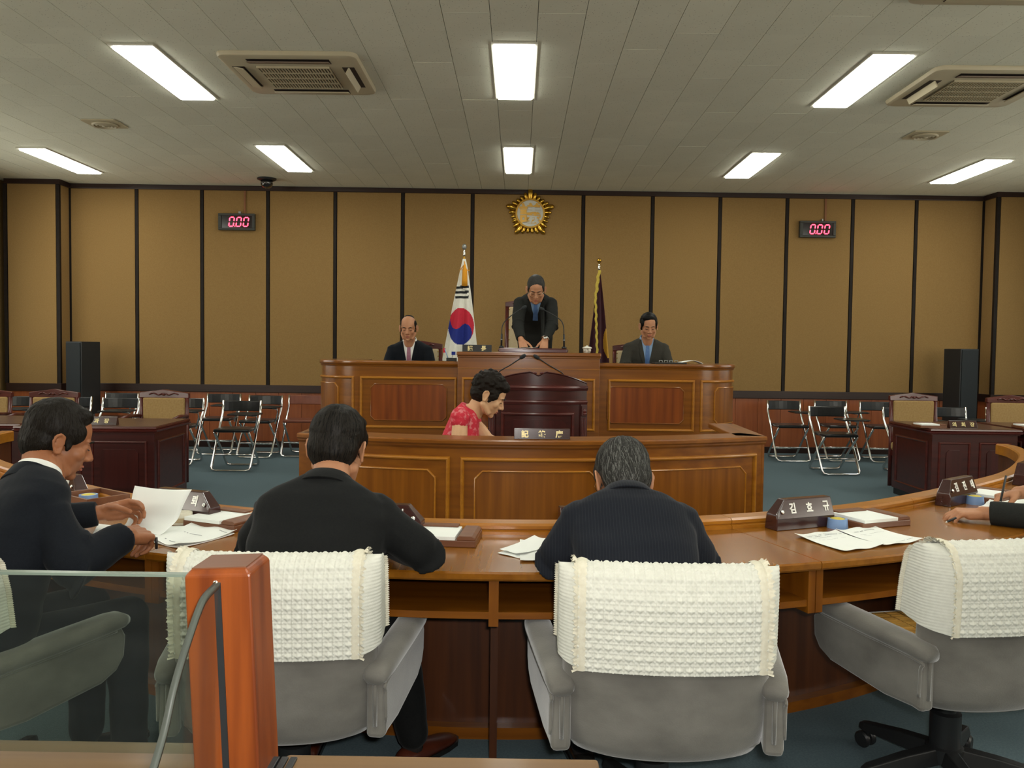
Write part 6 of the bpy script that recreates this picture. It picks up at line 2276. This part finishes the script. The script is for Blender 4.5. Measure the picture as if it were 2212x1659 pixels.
# ---- the man at the left lifting a page
_r = Vector((0.72, -0.69, 0))
person('person in a dark navy suit seen in profile at the left, lifting a page', dict(
    hip=(-1.43, 2.24, 0.47), head=(-1.392, 2.50, 1.028), yaw=54, pitch=20, roll=0, hs=.94, neck=(-1.400, 2.415, 0.945), right=_r, nr=.058,
    spine=[((-1.435, 2.18, 0.44), .165, .125), ((-1.435, 2.18, 0.54), .170, .125), ((-1.425, 2.22, 0.66), .175, .122), ((-1.415, 2.28, 0.77), .182, .118),
           ((-1.405, 2.335, 0.850), .184, .102), ((-1.400, 2.365, 0.895), .156, .086), ((-1.398, 2.382, 0.924), .106, .072), ((-1.398, 2.400, 0.948), .067, .062)],
    shL=(-1.515, 2.455, 0.845), elL=(-1.56, 2.66, 0.745), wrL=(-1.375, 2.725, 0.765), shR=(-1.290, 2.255, 0.845), elR=(-1.185, 2.195, 0.725), wrR=(-1.128, 2.372, 0.772),
    handL=dict(f=(.93, .30, .12), b=(-.25, .80, .45), curls=((35, 25, 15), (40, 30, 20), (45, 35, 25), (50, 40, 30)), thumb=(18, 38), s=.98, pinch=.2),
    handR=dict(f=(.12, .97, -.16), b=(.40, .05, .92), curls=((45, 50, 30), (50, 55, 35), (55, 58, 40), (58, 60, 40)), thumb=(22, 40), s=1.06),
    sleeve=(0.064, 0.058, 0.044), cloth='suit_navy', shirt='shirt_white', sc=0.016, hair='full', hairmat='hair_brown', strands=2600, seed=14, vox=.0040, skin='skin_tan',
    knL=(-1.38, 2.64, 0.48), knR=(-1.20, 2.52, 0.48), anL=(-1.36, 2.58, 0.10), anR=(-1.16, 2.45, 0.10), toeL=(.5, .86, 0), toeR=(.45, .89, 0)))

# ---- the bending chairman
person('person in a dark suit and glasses standing bent over the raised bench', dict(
    hip=(0.155, 8.02, 1.26), zroot=PL, zfoot=PL, head=(0.150, 7.545, 1.872), yaw=180, pitch=30, hs=1.0, neck=(0.152, 7.665, 1.835), right=(-1, 0, 0),
    spine=[((0.158, 8.03, 1.20), .165, .115), ((0.157, 8.00, 1.36), .165, .115), ((0.156, 7.93, 1.52), .172, .115), ((0.154, 7.84, 1.66), .182, .112),
           ((0.153, 7.77, 1.755), .174, .096), ((0.152, 7.73, 1.80), .135, .080), ((0.152, 7.70, 1.825), .090, .066), ((0.152, 7.68, 1.842), .064, .058)],
    shR=(0.010, 7.74, 1.755), elR=(-0.010, 7.60, 1.565), wrR=(0.022, 7.43, 1.415), shL=(0.292, 7.74, 1.755), elL=(0.305, 7.60, 1.565), wrL=(0.235, 7.45, 1.418),
    handR=dict(f=(.25, -.55, -.75), b=(-.2, -.8, .55), curls=(25, 30, 35, 40)), handL=dict(f=(-.12, -.5, -.85), b=(.1, -.85, .5), curls=(45, 50, 50, 50)),
    cloth='suit_dark', shirt='shirt_blue', front=dict(v=0.20, tie='tie_blue'), hair='short', hairmat='hair_grey', vox=.0055, skin='skin', glasses=True, hvox=.006,
    knL=(0.24, 8.0, 0.90), knR=(0.07, 8.0, 0.90), anL=(0.25, 8.05, PL + .10), anR=(0.06, 8.05, PL + .10), toeL=(.1, -1, 0), toeR=(-.1, -1, 0), wr=.004))


def seated_behind(label, x, top, **k):
    y = 7.95
    z = top - 1.0
    d = dict(hip=(x, y + .12, PL + .52), zroot=PL, zfoot=PL, head=(x, y - .10, top - .118), yaw=180, pitch=k.pop('pitch', 18), hs=.98, neck=(x, y - .02, top - .235), right=(-1, 0, 0),
             spine=[((x, y + .12, top - .80), .165, .115), ((x, y + .12, top - .66), .165, .112), ((x, y + .09, top - .52), .172, .112), ((x, y + .05, top - .40), .186, .112),
                    ((x, y + .03, top - .325), .188, .098), ((x, y + .02, top - .280), .168, .084), ((x, y + .005, top - .250), .110, .070), ((x, y, top - .230), .064, .058)],
             shR=(x - .160, y + .03, top - .330), elR=(x - .215, y - .04, top - .50), wrR=(x - .14, y - .20, 1.10), shL=(x + .160, y + .03, top - .330), elL=(x + .215, y - .04, top - .50), wrL=(x + .14, y - .20, 1.10),
             knL=(x + .1, y - .32, PL + .53), knR=(x - .1, y - .32, PL + .53), anL=(x + .1, y - .30, PL + .1), anR=(x - .1, y - .30, PL + .1), toeL=(.05, -1, 0), toeR=(-.05, -1, 0), vox=.0055, hvox=.006, wr=.004, sleeve=(.062, .054, .043))
    d.update(k)
    for sd in 'LR':
        d['wr' + sd] = (d['wr' + sd][0], d['wr' + sd][1], d['wr' + sd][2])
        d['hand' + sd] = dict(f=(.5 if sd == 'R' else -.5, -.85, -.05), b=(0, 0, 1), curls=(20, 22, 25, 28))
    return person(label, d)


seated_behind('person behind the bench in a navy suit with white shirt and mauve tie', -1.045, 1.634, pitch=12, cloth='suit_navy', shirt='shirt_white', front=dict(v=.27, tie='tie_pink'), hair='balding', hairmat='hair', skin='skin')
seated_behind('person behind the bench in a charcoal suit with blue shirt and tie', 1.225, 1.679, pitch=18, cloth='suit_grey', shirt='shirt_blue', front=dict(v=.27, tie='tie_blue'), hair='full', hairmat='hair', skin='skin')

# ---- the recorder
_f0 = fwdv(92)
_rt = rightv(88)
person('person in a sleeveless red printed blouse writing at the recorder desk', dict(
    hip=(-0.43, 5.0, 0.47), head=(-0.172, 4.98, 1.048), yaw=94, pitch=30, hs=1.02, neck=(-0.262, 4.99, 0.975), right=_rt, nr=.049,
    spine=[((-0.44, 5.0, 0.42), .150, .115), ((-0.42, 5.0, 0.55), .130, .105), ((-0.385, 5.0, 0.68), .132, .106), ((-0.345, 5.0, 0.79), .138, .108),
           ((-0.325, 5.0, 0.870), .132, .096), ((-0.308, 4.998, 0.928), .124, .082), ((-0.295, 4.996, 0.955), .086, .068), ((-0.285, 4.994, 0.975), .060, .058)],
    shR=(-0.338, 4.862, 0.925), elR=(-0.345, 4.800, 0.66), wrR=(-0.16, 4.80, 0.70), shL=(-0.285, 5.13, 0.875), elL=(-0.185, 5.10, 0.765), wrL=(-0.075, 4.98, 0.735),
    handR=dict(f=(1, 0, -.1), b=(0, 0, 1)), handL=dict(f=(1, -.2, -.1), b=(0, 0, 1)), arm=(.050, .028),
    sleeve=(.060, .05, .04), cap_sleeve=True, cloth='blouse', jname='blouse', shirt=None, hair='perm', hairmat='hair_brown', hwr=.003, vox=.005, jvox=.007, wr=.005, wscale=16, skin='skin_pale', legcloth='suit_black',
    knL=(-0.05, 5.09, 0.49), knR=(-0.05, 4.91, 0.49), anL=(-0.06, 5.09, 0.10), anR=(-0.06, 4.91, 0.10), toeL=(1, 0, 0), toeR=(1, 0, 0)))

# ---- the person at the right edge: only the forearms and hands come into view
_rt = rightv(-40)
person('person in a black suit at the right edge, only hands and sleeves showing', dict(
    hip=(2.52, 2.70, 0.47), head=(2.42, 2.92, 1.05), yaw=-45, pitch=25, neck=(2.45, 2.86, 0.95), right=_rt,
    spine=[((2.52, 2.70, 0.44), .165, .115), ((2.52, 2.71, 0.60), .168, .112), ((2.50, 2.76, 0.75), .182, .112), ((2.475, 2.81, 0.85), .176, .094), ((2.46, 2.84, 0.90), .135, .078), ((2.455, 2.85, 0.93), .09, .066), ((2.45, 2.86, 0.95), .064, .058)],
    shL=(2.35, 2.70, 0.845), elL=(2.03, 2.86, 0.755), wrL=(1.735, 3.075, 0.737), shR=(2.58, 2.92, 0.845), elR=(2.40, 3.22, 0.79), wrR=(2.050, 3.385, 0.765),
    handL=dict(f=(-.95, .28, -.06), b=(.05, -.15, 1), curls=((30, 30, 20), (34, 34, 22), (38, 36, 24), (42, 38, 24)), thumb=(28, 15), s=.95),
    handR=dict(f=(-.90, -.05, -.18), b=(.1, .25, 1), curls=((35, 45, 30), (42, 50, 35), (55, 55, 40), (60, 55, 40)), thumb=(20, 30), s=.95, pinch=.2),
    cloth='suit_dark', shirt='shirt_white', hair='full', hairmat='hair', vox=.0042, skin='skin',
    knL=(2.25, 2.85, 0.49), knR=(2.37, 3.0, 0.49), anL=(2.25, 2.88, 0.10), anR=(2.37, 3.03, 0.10), toeL=(-.7, .7, 0), toeR=(-.7, .7, 0)))

for lab, a, b in (('slim white-tipped pen under the flat hand at the right edge', (1.582, 3.045, .706), (1.625, 3.055, .722)),
                  ('slim pen held upright in the hand on the printed pages at the right edge', (1.945, 3.33, .722), (1.99, 3.37, .835)),
                  ('slim pen held downwards in the right hand of the man lifting a page', (-1.085, 2.47, .704), (-1.082, 2.462, .745))):
    t = thing('pen', lab, 'pen', a)
    A, B_ = Vector(a), Vector(b)
    d = B_ - A
    obj('barrel', MB().tube([d * .12, d], .0042, 10), M['black'], t, True)
    obj('tip', MB().tube([(0, 0, 0), d * .12], [.001, .004], 10), M['plastic_white'], t, True)
# wrist watch of the chairman
t = thing('wrist_watch', 'steel wrist watch on the left wrist of the bending man', 'watch', (0.237, 7.46, 1.428))
ax = (Vector((0.235, 7.45, 1.418)) - Vector((0.305, 7.60, 1.565))).normalized()
R_ = ax.to_track_quat('Z', 'Y').to_matrix().to_4x4()
obj('strap', MB().tube([R_ @ Vector((.034 * math.cos(a), .034 * math.sin(a), 0)) for a in [2 * PI * k / 20 for k in range(20)]], .005, 8, closed=True), M['chrome'], t, True)
obj('face', MB().lathe([(.016, -.004), (.016, .004), (0, .005)], 16).xform(Matrix.Translation((0, -.036, .012)) @ Matrix.Rotation(1.0, 4, 'X')), M['chrome'], t, True)
